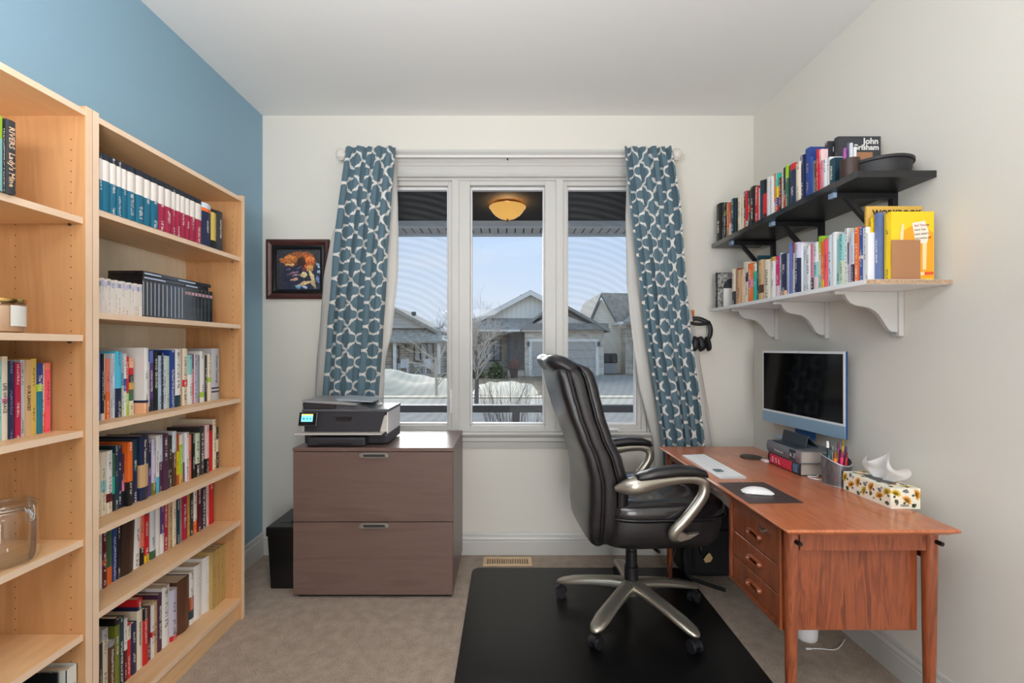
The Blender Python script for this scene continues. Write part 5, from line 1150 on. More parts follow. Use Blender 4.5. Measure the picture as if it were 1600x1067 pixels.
b.build('louvers', VENTM, fv, kind='stuff', world=False)

# ================================================================ FILING CABINET
fx0, fx1, fy0, fy1, fz = -1.107, -.280, 2.343, 2.838, .778
fc = thing('filing_cabinet', 'grey-brown two-drawer filing cabinet under the window', 'filing cabinet', ((fx0+fx1)/2, (fy0+fy1)/2, 0))
MB().box(fx0+.02, fx1-.012, fy0+.03, fy1-.02, 0, .03).build('plinth', BLACKP, fc)
b = MB(); b.box(fx0+.001, fx0+.019, fy0+.021, fy1, .03, fz-.019).box(fx1-.019, fx1-.001, fy0+.021, fy1, .03, fz-.019).box(fx0+.019, fx1-.019, fy1-.012, fy1, .03, fz-.019).box(fx0+.019, fx1-.019, fy0+.03, fy1, .03, .046)
b.build('carcass', WALNUT, fc, bev=.0008)
MB().box(fx0, fx1, fy0, fy1, fz-.018, fz, .0012, 1).build('top', WALNUT, fc)
HND = M('cast_nickel_handle', (172, 170, 166), .32, .8)
for z0, z1 in ((.3995, .7565), (.022, .3945)):
    d_ = MB().box(fx0+.003, fx1-.003, fy0, fy0+.02, z0, z1, .0012, 1).build('drawer', WALNUT, fc)
    xc = -.687; zc = z1-.017
    b = MB(); lp = []
    n_ = 32
    out_ = [(x, max(-.013, min(.013, z*1.6))) for x, z in sup(n_, .076, .0145, 5)]
    oo = [(px_, (pz_ if pz_ > 0 else pz_)) for px_, pz_ in sup(n_, .077, .0150, 4)]
    ii = [(px_*.82, pz_*.50+.0) for px_, pz_ in sup(n_, .077, .0150, 4)]
    b.loft([[(xc+x, fy0+.0005, zc+z) for x, z in oo], [(xc+x*.985, fy0-.006, zc+z*.92) for x, z in oo], [(xc+x*1.02, fy0-.007, zc+z*1.1) for x, z in ii], [(xc+x, fy0-.001, zc+z) for x, z in ii]])
    b.build('handle', HND, d_, smooth=40)
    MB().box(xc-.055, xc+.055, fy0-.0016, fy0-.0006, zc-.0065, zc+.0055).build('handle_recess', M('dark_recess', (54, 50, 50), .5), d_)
# printer
pr_ = thing('printer', 'white and charcoal all-in-one printer on the filing cabinet', 'printer', (-.866, 2.58, fz))
PX0, PX1, PY0, PY1 = -1.098, -.634, 2.410, 2.690
pc = (PX0+PX1)/2
pb = lambda mb, nm, mt, **k: mb.build(nm, mt, pr_, **k)
pb(MB().box(PX0+.02, PX1, PY0+.006, PY1, fz+.008, fz+.062, .006), 'lower_body', DARKP)
pb(MB().box(PX0+.03, PX1-.03, PY0+.02, PY1-.02, fz, fz+.009), 'feet', BLACKP)
pb(MB().box(PX0+.062, PX1-.105, PY0-.052, PY0+.05, fz+.006, fz+.050, .007), 'paper_tray', M('printer_dark', (46, 46, 52), .4))
pb(MB().box(PX0+.12, PX1-.17, PY0-.055, PY0-.048, fz+.012, fz+.022), 'tray_grip', BLACKP)
pb(MB().box(PX1-.0995, PX1-.001, PY0-.004, PY0+.03, fz+.012, fz+.056, .004), 'cartridge_door', M('printer_dark', (46, 46, 52), .4))
pb(MB().box(PX0-.012, PX1-.020, PY0-.046, PY0+.06, fz+.062, fz+.070, .002), 'output_shelf', M('pale_grey_plastic', (206, 200, 192), .45))
pb(MB().box(PX0, PX0+.022, PY0+.012, PY1, fz+.062, fz+.172, .004), 'side_shell', WHITEP); pb(MB().box(PX1-.008, PX1, PY0+.005, PY1-.004, fz+.060, fz+.176, .003), 'side_shell', WHITEP); b = MB()
b = MB(); b.prism([(PX0+.022, fz+.072), (PX1-.045, fz+.072), (PX1-.022, fz+.150), (PX1-.010, fz+.178), (PX0+.022, fz+.178)], 'y', PY0, PY1-.02); pb(b, 'front_panel', DARKP)
b = MB(); b.prism([(PX1-.044, fz+.07), (PX1-.008, fz+.07), (PX1-.008, fz+.158), (PX1-.024, fz+.158)], 'y', PY0+.008, PY0+.05); pb(b, 'corner_panel', M('pale_grey_plastic', (206, 200, 192), .45))
b = MB(); b.prism([(pc-.045, fz+.150), (pc+.045, fz+.150), (pc+.036, fz+.128), (pc-.036, fz+.128)], 'y', PY0-.004, PY0+.002); pb(b, 'grip_recess', BLACKP)
pb(MB().box(PX0+.01, PX1+.004, PY0-.006, PY1, fz+.176, fz+.192, .005), 'scanner_lid', M('printer_lid_grey', (84, 86, 92), .4))
b = MB(); b.prism([(PY0-.004, fz+.192), (PY0-.012, fz+.222), (PY0+.02, fz+.232), (PY1-.03, fz+.232), (PY1, fz+.192)], 'x', PX0+.016, PX0+.19); pb(b, 'document_feeder', DARKP, bev=.004)
b = MB(); b.prism([(PX0+.015, fz+.228), (PX0+.30, fz+.212), (PX0+.30, fz+.217), (PX0+.2, fz+.232), (PX0+.015, fz+.238)], 'y', PY0-.014, PY1-.015); pb(b, 'feeder_tray', M('feeder_grey', (150, 150, 152), .4), bev=.001)
b = MB(); b.prism([(PX0+.17, fz+.240), (PX0+.185, fz+.232), (PX0+.37, fz+.222), (PX0+.37, fz+.228)], 'y', PY0+.04, PY1-.03); pb(b, 'feeder_extension', M('feeder_light', (176, 186, 194), .35))
b = MB(); b.prism([(PX0+.19, fz+.192), (PX0+.37, fz+.192), (PX0+.30, fz+.214), (PX0+.19, fz+.222)], 'y', PY0+.005, PY1-.03); pb(b, 'feeder_base', M('printer_lid_grey', (84, 86, 92), .4))
# touch screen (tilted)
ds = MB(); ds.box(-.048, .048, -.012, .0, -.036, .036, .004); d_ = ds.build('display', M('display_frame', (92, 90, 90), .35, .4), pr_, world=False)
d_.location = (PX0+.052+.866, PY0-.016-2.58, .140); d_.rotation_euler = (R(-14), 0, R(0))
MB().box(-.044, .044, -.0135, -.0118, -.032, .032).build('glass', M('display_black', (14, 16, 20), .15), d_, world=False)
b = MB(); q = MB().box(-.033, .027, -.0142, -.0134, -.014, .026).build('screen', M('screen_cyan', (120, 210, 232), .3, emit=(130, 220, 240), es=.85), d_, world=False)
MB().box(-.033, .027, -.0146, -.0141, .018, .026).build('screen_bar', M('screen_yellow', (236, 214, 120), .3, emit=(236, 214, 120), es=.7), d_, world=False)
for xx, cc in ((-.020, (70, 120, 200)), (-.002, (60, 170, 110)), (.015, (90, 150, 190))): MB().box(xx-.005, xx+.005, -.0146, -.0141, -.004, .007).build('icon', M('icon_%d' % cc[0], cc, .3, emit=cc, es=.8), d_, world=False)
pb(MB().box(PX0-.002, PX0+.020, PY0-.003, PY0+.014, fz+.112, fz+.150, .002), 'usb_panel', M('usb_navy', (44, 60, 116), .4))
b.bm.free()
# shredder / black bin
bx0, bx1, by0, by1 = -1.288, -1.118, 2.430, 2.722
sh_ = thing('paper_shredder', 'black plastic paper shredder bin left of the filing cabinet', 'shredder', ((bx0+bx1)/2, (by0+by1)/2, 0))
b = MB(); b.loft([rect(bx0+.016, bx1-.01, by0+.012, by1-.012, 0), rect(bx0+.004, bx1-.003, by0+.002, by1-.002, .285)]); b.build('bin', M('black_satin_plastic', (16, 16, 18), .35), sh_, bev=.004)
MB().box(bx0-.002, bx1, by0-.006, by1, .286, .337, .008, 3).build('head', M('black_satin_plastic', (16, 16, 18), .35), sh_)
MB().box(bx0+.045, bx1-.045, by0+.06, by1-.05, .3365, .3395, .001).build('slot_panel', DARKP, sh_)
b = MB(); b.tube(smoothpath([(bx1-.05, by0+.05, .335), (bx1-.05, by0+.07, .356), (bx1-.05, by1-.08, .356), (bx1-.05, by1-.06, .335)], 6), .009, 8); b.build('carry_handle', BLACKP, sh_, smooth=True)

# ================================================================ PICTURE, SWITCH PLATE, HEADPHONES
pf = thing('picture_frame', 'mahogany framed painting of a curled-up sleeping dog', 'picture', (-1.305, YB, 1.60))
MAHO = wood('mahogany', (58, 26, 22), (80, 38, 30), (42, 18, 16), (9, 1, 1), 10, .3, coat=.4)
x0, x1, z0, z1 = -1.506, -1.112, 1.598, 1.970
def frame_profile(mb, x0, x1, z0, z1, pr):
    loops = []
    for (cx_, cz_, sx, sz) in ((x0, z0, 1, 1), (x1, z0, -1, 1), (x1, z1, -1, -1), (x0, z1, 1, -1)): loops.append([(cx_+sx*a, YB-d_, cz_+sz*a) for a, d_ in pr])
    loops.append(loops[0]); mb.loft(loops, caps=False)
b = MB(); frame_profile(b, x0, x1, z0, z1, [(0, .001), (0, .020), (.006, .026), (.018, .027), (.030, .020), (.036, .014), (.040, .001)]); b.build('frame', MAHO, pf, smooth=30)
b = MB(); frame_profile(b, x0+.036, x1-.036, z0+.036, z1-.036, [(0, .001), (0, .014), (.010, .017), (.022, .013), (.025, .006)]); b.build('inner_frame', M('black_lacquer', (20, 18, 20), .25), pf, smooth=30)
# painted canvas: colours brushed on a fine grid
px0_, px1_, pz0_, pz1_ = x0+.060, x1-.060, z0+.060, z1-.060
nx, ny = 120, 104
blobs = [((.50, .78), (.36, .17), -.12, (150, 82, 40)), ((.22, .68), (.20, .075), .55, (178, 104, 52)), ((.34, .76), (.16, .09), .25, (196, 122, 60)), ((.72, .68), (.17, .20), -.2, (186, 92, 44)), ((.76, .76), (.10, .07), 0, (214, 124, 62)),
         ((.56, .66), (.10, .17), .2, (56, 34, 26)), ((.30, .62), (.10, .025), -.1, (232, 196, 140)), ((.76, .53), (.08, .10), .3, (212, 160, 92)), ((.78, .50), (.02, .02), 0, (70, 30, 30)), ((.62, .50), (.045, .06), .2, (120, 54, 70)),
         ((.62, .37), (.085, .075), 0, (232, 206, 150)), ((.82, .26), (.055, .24), -.25, (216, 196, 140)), ((.62, .15), (.22, .045), -.3, (222, 184, 130)), ((.40, .25), (.10, .032), -.3, (206, 160, 132)), ((.36, .41), (.15, .026), -.25, (150, 112, 124)), ((.44, .36), (.10, .018), -.2, (196, 156, 150)), ((.27, .50), (.05, .018), -.3, (140, 112, 130)),
         ((.95, .60), (.03, .09), -.5, (160, 190, 206)), ((.98, .44), (.06, .04), -.2, (150, 184, 200)), ((.93, .25), (.035, .10), -.2, (120, 140, 190)), ((.50, .07), (.06, .06), 0, (110, 160, 196)), ((.64, .06), (.05, .03), .3, (170, 190, 220)), ((.50, .54), (.09, .014), -.6, (90, 116, 160))]
cols = []
for j in range(ny):
    for i in range(nx):
        u, v = (i+.5)/nx, (j+.5)/ny
        du, dv = u+.030*mn.noise(Vector((u*11, v*11, 2)))+.012*mn.noise(Vector((u*40, v*40, 2))), v+.030*mn.noise(Vector((u*11, v*11, 8)))+.012*mn.noise(Vector((u*40, v*40, 4)))
        n_ = mn.noise(Vector((u*30, v*10, 5))); c3 = [52+22*n_, 54+20*n_, 62+24*n_]
        if v < .58 and u > .15: c3 = [40+20*n_, 46+20*n_, 70+26*n_]
        for (cx_, cy_), (ra, rb), an, bc in blobs:
            x_, y_ = du-cx_, dv-cy_; xx, yy2 = x_*math.cos(an)-y_*math.sin(an), x_*math.sin(an)+y_*math.cos(an)
            q = (xx/ra)**2+(yy2/rb)**2
            if q < 1.15:
                st = mn.noise(Vector((u*46+v*16, v*18-u*9, 9+cx_*5))); al = min(1, (1.15-q)/.45)*.94
                sh_f = (1+.42*st)*(1.12-.34*max(0, (cy_-v)/rb*.6+.2))
                c3 = [c3[k]*(1-al)+min(255, bc[k]*sh_f)*al for k in range(3)]
        f2 = mn.noise(Vector((u*22-v*12, v*34+u*10, 3)))
        c3 = [k*(1+.22*f2) for k in c3]
        cols.append(lin(tuple(max(0, k) for k in c3)))
bm = bmesh.new(); cl = bm.loops.layers.float_color.new('Col')
gv = [[bm.verts.new((px0_+(px1_-px0_)*i/nx, YB-.004, pz0_+(pz1_-pz0_)*j/ny)) for i in range(nx+1)] for j in range(ny+1)]
for j in range(ny):
    for i in range(nx):
        f = bm.faces.new((gv[j][i], gv[j][i+1], gv[j+1][i+1], gv[j+1][i]))
        for lp in f.loops: lp[cl] = cols[j*nx+i]
me = bpy.data.meshes.new('painting'); bm.to_mesh(me); bm.free(); me.materials.append(colattr('painted_canvas', .5)); me.transform(Matrix.Translation(-pf.location))
o = bpy.data.objects.new('painting', me); COL.objects.link(o); o.parent = pf

sp = thing('switch_plate', 'carved light wood switch plate on the wall right of the window', 'switch plate', (1.145, YB, 1.475))
PLW = wood('honey_wood', (176, 110, 60), (198, 130, 74), (150, 90, 48), (1, 1, 6), 30, .5)
MB().box(1.117, 1.170, YB-.008, YB-.0005, 1.420, 1.530, .002).build('plate', PLW, sp)
MB().cyl((1.1435, YB-.008, 1.508), (1.1435, YB-.011, 1.508), .008, 16).build('knob', M('pale_wood_knob', (226, 168, 110), .4), sp)
MB().box(1.128, 1.158, YB-.022, YB-.008, 1.428, 1.442, .003).build('peg', PLW, sp)
hp_ = thing('headphones', 'black over-ear headphones hanging on the wooden plate', 'headphones', (1.165, YB-.06, 1.47))
b = MB(); b.tube(smoothpath([(1.124, YB-.045, 1.466), (1.150, YB-.052, 1.478), (1.185, YB-.056, 1.480), (1.222, YB-.060, 1.468), (1.238, YB-.062, 1.452), (1.245, YB-.064, 1.42), (1.240, YB-.066, 1.385), (1.228, YB-.066, 1.362)]), [.010], 10) if False else None
b = MB()
path1 = smoothpath([(1.120, YB-.030, 1.452), (1.140, YB-.035, 1.470), (1.175, YB-.040, 1.474), (1.212, YB-.045, 1.462), (1.240, YB-.050, 1.442), (1.250, YB-.054, 1.410), (1.246, YB-.058, 1.372), (1.232, YB-.060, 1.345)])
b.tube(path1, .0085, 10, flat=1.6, up=(0, 1, 0)); b.build('headband', BLACKP, hp_, smooth=True)
b = MB(); b.tube(smoothpath([(1.124, YB-.060, 1.448), (1.15, YB-.062, 1.440), (1.19, YB-.064, 1.438), (1.225, YB-.064, 1.444), (1.242, YB-.060, 1.452)]), .0075, 10, flat=1.3, up=(0, 1, 0)); b.build('headband_arm', BLACKP, hp_, smooth=True)
for xc, yc, an in ((1.143, YB-.075, .35), (1.190, YB-.055, -.35), (1.218, YB-.09, -.3)):
    b = MB(); lp = []
    wd = .020 if xc < 1.21 else .012
    for s_, sc_ in ((-1, .80), (-.7, 1), (.5, 1), (.9, .86), (1, .6)):
        lp.append([(xc+s_*wd*math.cos(an)*.9+p[1]*math.sin(an)*.6, yc+p[0]*sc_*.8, 1.318+p[1]*sc_-s_*wd*math.sin(an)) for p in sup(24, .036, .044, 2.3)])
    b.loft(lp); b.build('ear_cup', M('ear_cup_black', (30, 30, 34), .5), hp_, smooth=50)

# ================================================================ CURTAINS
m, N, L, p = nodemat('trellis_curtain')
uvn = N.new('ShaderNodeUVMap'); uvn.uv_map = 'UV'; sp_ = N.new('ShaderNodeSeparateXYZ'); L.new(uvn.outputs[0], sp_.inputs[0])
def mth(op, x, y=None, z=None, clamp=False):
    n = N.new('ShaderNodeMath'); n.operation = op; n.use_clamp = clamp
    for k, v in enumerate((x, y, z)):
        if v is None: continue
        if isinstance(v, (int, float)): n.inputs[k].default_value = v
        else: L.new(v, n.inputs[k])
    return n.outputs[0]
CW, CH_ = .168, .142
def cell(off):
    fx = mth('ABSOLUTE', mth('SUBTRACT', mth('FRACT', mth('ADD', mth('MULTIPLY', sp_.outputs[0], 1/CW), off)), .5))
    fy = mth('ABSOLUTE', mth('SUBTRACT', mth('FRACT', mth('ADD', mth('MULTIPLY', sp_.outputs[1], 1/CH_), off)), .5))
    ln = lambda a, b_: mth('SQRT', mth('ADD', mth('POWER', a, 2), mth('POWER', b_, 2)))
    d1 = mth('SUBTRACT', ln(mth('SUBTRACT', fx, .27), fy), .215)
    d2 = mth('SUBTRACT', ln(fx, mth('SUBTRACT', fy, .27)), .215)
    d3 = mth('SUBTRACT', mth('MAXIMUM', fx, fy), .262)
    return mth('MINIMUM', mth('MINIMUM', d1, d2), d3)
mask = mth('LESS_THAN', mth('ABSOLUTE', cell(0.0)), .040)
xm = N.new('ShaderNodeMix'); xm.data_type = 'RGBA'; L.new(mask, xm.inputs[0]); xm.inputs[6].default_value = lin((98, 126, 140)); xm.inputs[7].default_value = lin((236, 234, 230))
L.new(xm.outputs[2], p.inputs['Base Color']); p.inputs['Roughness'].default_value = .8; p.inputs['Sheen Weight'].default_value = .2
tl = N.new('ShaderNodeBsdfTranslucent'); L.new(xm.outputs[2], tl.inputs[0]); xs = N.new('ShaderNodeMixShader'); xs.inputs[0].default_value = .22
L.new(p.outputs[0], xs.inputs[1]); L.new(tl.outputs[0], xs.inputs[2]); L.new(xs.outputs[0], N['Material Output'].inputs[0])
CURT = m
m, N, L, p = nodemat('white_lining'); p.inputs['Base Color'].default_value = lin((238, 236, 232)); p.inputs['Roughness'].default_value = .9
tl = N.new('ShaderNodeBsdfTranslucent'); tl.inputs[0].default_value = lin((236, 234, 230)); xs = N.new('ShaderNodeMixShader'); xs.inputs[0].default_value = .4
L.new(p.outputs[0], xs.inputs[1]); L.new(tl.outputs[0], xs.inputs[2]); L.new(xs.outputs[0], N['Material Output'].inputs[0])
LIN = m
def curtain_sheet(name, mat, parent, edges, yc, folds, amp, cloth, z_hi, z_lo, ph=0, seed=1, th=True):
    """edges: list of (z, xleft, xright); vertical rows of points; folds run down"""
    nu, nv = folds*14, 40; bm = bmesh.new(); uvl = bm.loops.layers.uv.new('UV'); grid = []
    def ed(z):
        for (za, a0, a1), (zb2, b0, b1) in zip(edges, edges[1:]):
            if za >= z >= zb2: t_ = (za-z)/(za-zb2); return a0+(b0-a0)*t_, a1+(b1-a1)*t_
        return edges[-1][1:] if z < edges[-1][0] else edges[0][1:]
    for j in range(nv+1):
        z = z_hi+(z_lo-z_hi)*j/nv; x0_, x1_ = ed(z); row_ = []
        tt = j/nv
        for i in range(nu+1):
            u = i/nu; wob = .10*mn.noise(Vector((seed, z*1.1, u*3)))
            a = 2*PI*folds*(u+wob*.5)+ph
            am = amp*(.75+.5*mn.noise(Vector((seed+3, u*folds*.7, z*.9))))*(.7 if tt < .04 else 1)*(1+.25*tt)
            x = x0_+(x1_-x0_)*u+.25*am*math.sin(2*a)*(1 if 0 < i < nu else 0)
            y = yc+am*.8-2*am*abs(math.sin(a/2))**.75-.006*mn.noise(Vector((u*9, z*7, seed)))
            if tt < .055: y += .004*math.sin(u*folds*4*PI)
            row_.append(bm.verts.new((x, y, z)))
        grid.append(row_)
    for j in range(nv):
        for i in range(nu):
            f = bm.faces.new((grid[j][i], grid[j][i+1], grid[j+1][i+1], grid[j+1][i])); f.smooth = True
            for lp, (ii, jj) in zip(f.loops, ((i, j), (i+1, j), (i+1, j+1), (i, j+1))): lp[uvl].uv = (ii/nu*cloth+seed*.04, z_hi+(z_lo-z_hi)*jj/nv)
    me = bpy.data.meshes.new(name); bm.to_mesh(me); bm.free(); me.materials.append(mat)
    org = parent.location; me.transform(Matrix.Translation(-org))
    o = bpy.data.objects.new(name, me); COL.objects.link(o); o.parent = parent
    if th: s_ = o.modifiers.new('solid', 'SOLIDIFY'); s_.thickness = .0012
    return o
YC = 2.735; sc_ = F/YC
X_ = lambda px: (px-CX)/sc_
Z_ = lambda py: H-(py-CY)/sc_
cl_ = thing('curtain', 'teal trellis-patterned curtain left of the window, hanging behind the printer', 'curtain', (X_(565), YC, .35))
eL = [(Z_(232), X_(541), X_(619)), (Z_(300), X_(533), X_(613)), (Z_(400), X_(521), X_(606)), (Z_(500), X_(512), X_(599)), (Z_(612), X_(505), X_(592)), (.3, X_(498), X_(584))]
YCL = YC+.04
curtain_sheet('panel', CURT, cl_, eL, YC-.006, 5, .029, .54, Z_(231), .805, .4, 1)
eW = [(Z_(240), X_(541), X_(615)), (Z_(320), X_(526), X_(618)), (Z_(375), X_(510), X_(619)), (Z_(430), X_(499), X_(618)), (Z_(520), X_(492), X_(608)), (Z_(560), X_(488), X_(598)), (.3, X_(480), X_(588))]
curtain_sheet('lining', LIN, cl_, eW, YC+.065, 4, .012, .5, Z_(240), .805, .9, 5)
cr_ = thing('curtain', 'teal trellis-patterned curtain right of the window, hanging behind the desk', 'curtain', (X_(1040), YC, .35))
eR = [(Z_(232), X_(974), X_(1046)), (Z_(320), X_(981), X_(1060)), (Z_(420), X_(995), X_(1067)), (Z_(520), X_(1006), X_(1075)), (Z_(610), X_(1020), X_(1088)), (Z_(697), X_(1032), X_(1097)), (.3, X_(1036), X_(1104))]
curtain_sheet('panel', CURT, cr_, eR, YC-.006, 5, .029, .54, Z_(231), .42, 2.6, 2)
eW = [(Z_(240), X_(985), X_(1045)), (Z_(330), X_(982), X_(1061)), (Z_(440), X_(984), X_(1076)), (Z_(520), X_(992), X_(1094)), (Z_(610), X_(1005), X_(1109)), (Z_(697), X_(1027), X_(1125)), (.3, X_(1032), X_(1132))]
curtain_sheet('lining', LIN, cr_, eW, YC+.065, 4, .012, .5, Z_(240), .42, .2, 7)
rd = thing('curtain_rod', 'white curtain rod with round crystal-like finials above the window', 'curtain rod', (0, YC, 2.455))
RODM = M('white_rod', (232, 230, 226), .35)
zr = Z_(240)
b = MB(); b.cyl((X_(540), YC+.040, zr), (X_(1050), YC+.040, zr), .0085, 16); b.build('rod', RODM, rd, smooth=40)
FIN = M('frosted_crystal', (226, 220, 212), .15, bump=.6, bscale=90)
for px, sg in ((540, -1), (1050, 1)):
    b = MB(); loops = []
    for d_, r_ in ((0, .010), (.004, .022), (.010, .030), (.020, .036), (.034, .038), (.048, .035), (.058, .026), (.062, .012)):
        loops.append([(X_(px)+sg*d_, YC+.02+r_*math.cos(2*PI*k/10)*(1 if k % 2 else .93), zr+r_*math.sin(2*PI*k/10)*(1 if k % 2 else .93)) for k in range(10)])
    b.loft(loops); b.build('finial', FIN, rd)
    b = MB(); b.cyl((X_(px)-sg*.03, YC+.045, zr), (X_(px)-sg*.03, YB-.002, zr), .006, 10); b.box(X_(px)-sg*.03-.012, X_(px)-sg*.03+.012, YB-.004, YB, zr-.03, zr+.03); b.build('bracket', RODM, rd)
MB().box(-.004, .004, YB-.06, YB-.052, zr-.012, zr+.012).build('centre_hook', BLACKP, rd)

# ================================================================ OFFICE CHAIR (local: +x forward, +y left/window side)
ch = thing('office_chair', 'high-backed black leather office chair with silver arms and star base', 'chair', (.605, 2.225, .006), R(4))
cp_ = lambda mb, nm, mt, **k: mb.build(nm, mt, k.pop('parent', ch), world=False, **k)
# base: five arms from the hub
hubz = .115
for k in range(5):
    a = R(14-4+k*72); ca, sa = math.cos(a), math.sin(a); loops = []
    for r_, z, wd, hh in ((.030, .128, .038, .034), (.10, .124, .033, .030), (.20, .112, .034, .024), (.29, .096, .038, .019), (.345, .083, .032, .015), (.366, .078, .019, .011), (.374, .076, .008, .006)):
        lp = []
        for px_, pz_ in sup(16, wd, hh, 2.6):
            zz = z+pz_-.004*0
            if pz_ < 0: zz = z+pz_*.55
            lp.append((r_*ca-px_*sa, r_*sa+px_*ca, zz))
        loops.append(lp)
    b = MB(); b.loft(loops); arm = cp_(b, 'base_arm', NICKEL, smooth=60)
    cx_, cy_ = .352*ca, .352*sa
    ro = R(40+k*61)
    cs_ = MB(); cs_.cyl((cx_, cy_, .060), (cx_, cy_, .080), .008, 10)
    hx, hy = math.cos(ro), math.sin(ro)
    n_ = 14
    arc = [(.027*math.cos(PI*q/n_), .006+.027*math.sin(PI*q/n_)) for q in range(n_+1)]
    lp0 = [(cx_+hx*p0-hy*s2, cy_+hy*p0+hx*s2, .028+p1) for s2 in (-.010,) for p0, p1 in arc]; lp1 = [(cx_+hx*p0-hy*s2, cy_+hy*p0+hx*s2, .028+p1) for s2 in (.010,) for p0, p1 in arc]
    cs_.loft([lp0, lp1]); co_ = cp_(cs_, 'caster', BLACKP, smooth=40)
    for s2 in (-1, 1):
        w_ = MB(); w_.cyl((cx_-hy*s2*.010, cy_+hx*s2*.010, .026), (cx_-hy*s2*.024, cy_+hx*s2*.024, .026), .0258, 22); cp_(w_, 'wheel', M('caster_wheel', (34, 34, 38), .35), smooth=40, parent=co_)
b = MB(); b.lathe([(.001, .085), (.040, .088), (.050, .105), (.046, .140), (.036, .152), (.001, .154)], (0, 0, 0), 30); cp_(b, 'hub', NICKEL, smooth=50)
b = MB(); b.lathe([(.034, .140), (.033, .225), (.028, .227), (.027, .30), (.023, .302), (.022, .38), (.001, .382)], (0, 0, 0), 30); cp_(b, 'gas_column', BLACKP, smooth=40)
b = MB(); b.box(-.13, .14, -.09, .09, .372, .412, .01); b.cyl((.06, 0, .385), (.06, 0, .325), .030, 20); b.tube([(.02, -.09, .39), (.05, -.22, .385)], .007, 8); cp_(b, 'tilt_mechanism', BLACKP, smooth=40)
# seat pan + cushion
def seatloop(z, x0, x1, hw, n=48, ex=4.2): return [((x0+x1)/2+p[0], p[1], z) for p in sup(n, (x1-x0)/2, hw, ex)]
b = MB(); b.loft([seatloop(.405, -.13, .24, .19), seatloop(.412, -.20, .33, .245), seatloop(.44, -.215, .355, .262), seatloop(.50, -.21, .368, .268), seatloop(.535, -.205, .37, .266), seatloop(.540, -.20, .36, .25)])
cp_(b, 'seat_base', LEATHER2, smooth=60)
b = MB(); loops = []
nx_, ny_ = 18, 18
for z, g in ((.532, .985), (.548, 1.012), (.572, 1.02), (.592, 1.0), (.604, .955)): loops.append([(.085+p[0]*g, p[1]*g, z) for p in sup(48, .290, .272, 4.2)])
for k, (g, z) in enumerate(((.86, .614), (.7, .617), (.5, .614), (.3, .611), (.1, .610))): loops.append([(.085+p[0]*g, p[1]*g, z+.006*math.cos(p[1]*g*22)-.0) for p in sup(48, .290, .272, 4.2-.9*k*.5)])
b.loft(loops); cp_(b, 'seat_cushion', LEATHER_G, smooth=70)
pip = [(.085+p[0], p[1], .546) for p in sup(64, .296, .277, 4.2)]
b = MB(); b.tube(pip+[pip[0], pip[1]], .0045, 6, caps=False); cp_(b, 'seat_piping', LEATHER, smooth=True)
# back: profile table (z, rear x, front x, half width)
def interp(tab, z):
    for a, c_ in zip(tab, tab[1:]):
        if a[0] <= z <= c_[0]:
            t_ = (z-a[0])/(c_[0]-a[0]); t_ = t_*t_*(3-2*t_)*.35+t_*.65; return [a[k]+(c_[k]-a[k])*t_ for k in range(1, len(a))]
    return list(tab[-1][1:]) if z > tab[-1][0] else list(tab[0][1:])
tab = [(.395, -.235, -.130, .19), (.43, -.262, -.105, .225), (.50, -.268, -.095, .245), (.60, -.266, -.090, .255), (.70, -.268, -.092, .262), (.80, -.290, -.120, .265), (.90, -.328, -.168, .264), (1.00, -.366, -.200, .262), (1.10, -.396, -.222, .257), (1.17, -.412, -.240, .25), (1.21, -.418, -.268, .235), (1.232, -.412, -.34, .20)]
def backpart(f0, f1, wscale, zlo, zhi, nm, mt, valley=0, ex=5.0, sq=1.0, nlev=34, round_=.04):
    b = MB(); loops = []
    for k in range(nlev+1):
        z = zlo+(zhi-zlo)*k/nlev; r_, f_, hw = interp(tab, z)
        e_ = min(1, min(z-zlo, zhi-z)/round_); e_ = math.sqrt(max(.05, 1-(1-e_)**2))
        xa, xb = r_+(f_-r_)*f0, r_+(f_-r_)*f1; xm_ = (xa+xb)/2; hx_ = (xb-xa)/2*(.55+.45*e_); hw2 = hw*wscale*(.86+.14*e_)
        lp = []
        for px_, py_ in sup(44, hx_, hw2, ex):
            x = xm_+px_
            if px_ > 0 and valley: x += valley*(abs(py_)/hw2)**2*min(1, (1-abs(abs(py_)/hw2)**6)+.4)-valley*.5
            lp.append((x, py_, z))
        loops.append(lp)
    b.loft(loops); return cp_(b, nm, mt, smooth=70)
backpart(0, .52, .97, .395, 1.215, 'back_shell', LEATHER, ex=4.5)
backpart(.30, .72, 1.0, .41, 1.205, 'back_gusset', LEATHER2, ex=6)
backpart(.62, 1.0, .985, .47, 1.225, 'back_cushion', LEATHER, valley=.035, ex=3.6)
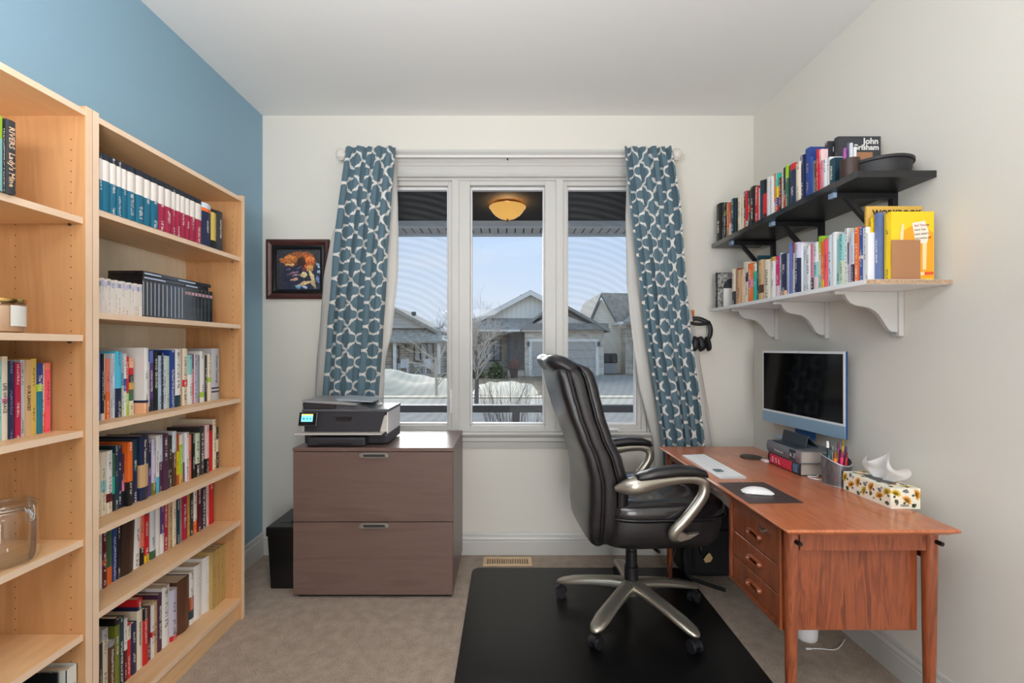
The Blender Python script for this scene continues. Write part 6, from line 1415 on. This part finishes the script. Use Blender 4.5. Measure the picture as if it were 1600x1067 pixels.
# head roll over the top
b = MB(); loops = []
for k in range(23):
    v = -1+2*k/22; y = v*.236; hump = 1+.10*math.cos(v*2*PI*1.0+PI); e_ = math.sqrt(max(.03, 1-abs(v)**8))
    lp = []
    for q in range(20):
        a = 2*PI*q/20; rx, rz = .092*hump*e_, .044*hump*e_
        lx, lz = rx*math.cos(a), rz*math.sin(a)
        lp.append((-.355+lx*math.cos(R(-24))-lz*math.sin(R(-24)), y, 1.198+lx*math.sin(R(-24))+lz*math.cos(R(-24))))
    loops.append(lp)
b.loft(loops); cp_(b, 'head_cushion', LEATHER, smooth=70)
for sy in (-1, 1):   # piping along the side seams of the back
    for f_, zz0, zz1 in ((.30, .43, 1.19), (.70, .45, 1.19)):
        pts = []
        for k in range(26):
            z = zz0+(zz1-zz0)*k/25; r_, fr_, hw = interp(tab, z); pts.append((r_+(fr_-r_)*f_, sy*hw*1.0, z))
        b = MB(); b.tube(pts, .0042, 6); cp_(b, 'seam_piping', LEATHER, smooth=True)
# arms
for sy in (-1, 1):
    Y_ = sy*.305
    path = smoothpath([(-.170, Y_*.93, .690), (-.140, Y_*.96, .697), (-.09, Y_, .706), (-.01, Y_, .719), (.08, Y_, .731), (.155, Y_, .734), (.198, Y_, .722), (.213, Y_, .695), (.203, Y_, .655), (.168, Y_, .605), (.122, Y_, .552), (.085, Y_*.985, .512), (.082, Y_*.97, .488), (.105, Y_*.95, .480)], 6)
    n_ = len(path)
    rs = []
    for k in range(n_):
        t_ = k/(n_-1); rs.append(.007+.017*math.exp(-((t_-.15)/.10)**2)+.008*min(1, t_*6)+.004*(1 if t_ > .6 else t_/.6))
    rs[-1] = .010
    b = MB(); b.tube(path, rs, 12, flat=1.25, up=(0, 1, 0)); arm = cp_(b, 'armrest_frame', NICKEL, smooth=70)
    # foot plate of the arm, hooked towards the front
    b = MB(); b.prism([(.075, .520), (.092, .545), (.112, .510), (.140, .496), (.192, .502), (.150, .478), (.105, .466), (.080, .478), (.070, .498)], 'y', Y_*.93, Y_*1.02); cp_(b, 'arm_foot', NICKEL, parent=arm, bev=.004)
    b = MB(); loops = []
    pp = [(-.088, .742, .020, .008), (-.075, .748, .028, .017), (0, .763, .034, .023), (.09, .772, .036, .024), (.17, .768, .034, .021), (.212, .757, .028, .016), (.222, .748, .018, .009)]
    for x, z, wy, hz in pp: loops.append([(x, Y_+p[0], z-.004+p[1]) for p in sup(20, wy, hz, 2.6)])
    b.loft(loops); cp_(b, 'arm_pad', LEATHER, smooth=70, parent=arm)
# made-up ceiling fixture behind the camera, added to go with the overhead fill
cf = thing('added_ceiling_fixture', 'added round white ceiling fixture, unseen behind the camera', 'ceiling light', (.1, -.25, ZC))
b = MB(); b.lathe([(.001, -.03), (.20, -.03), (.22, -.02), (.22, 0), (.001, 0)], (0, 0, 0), 32); b.build('body', WHITEP, cf, smooth=40, world=False)
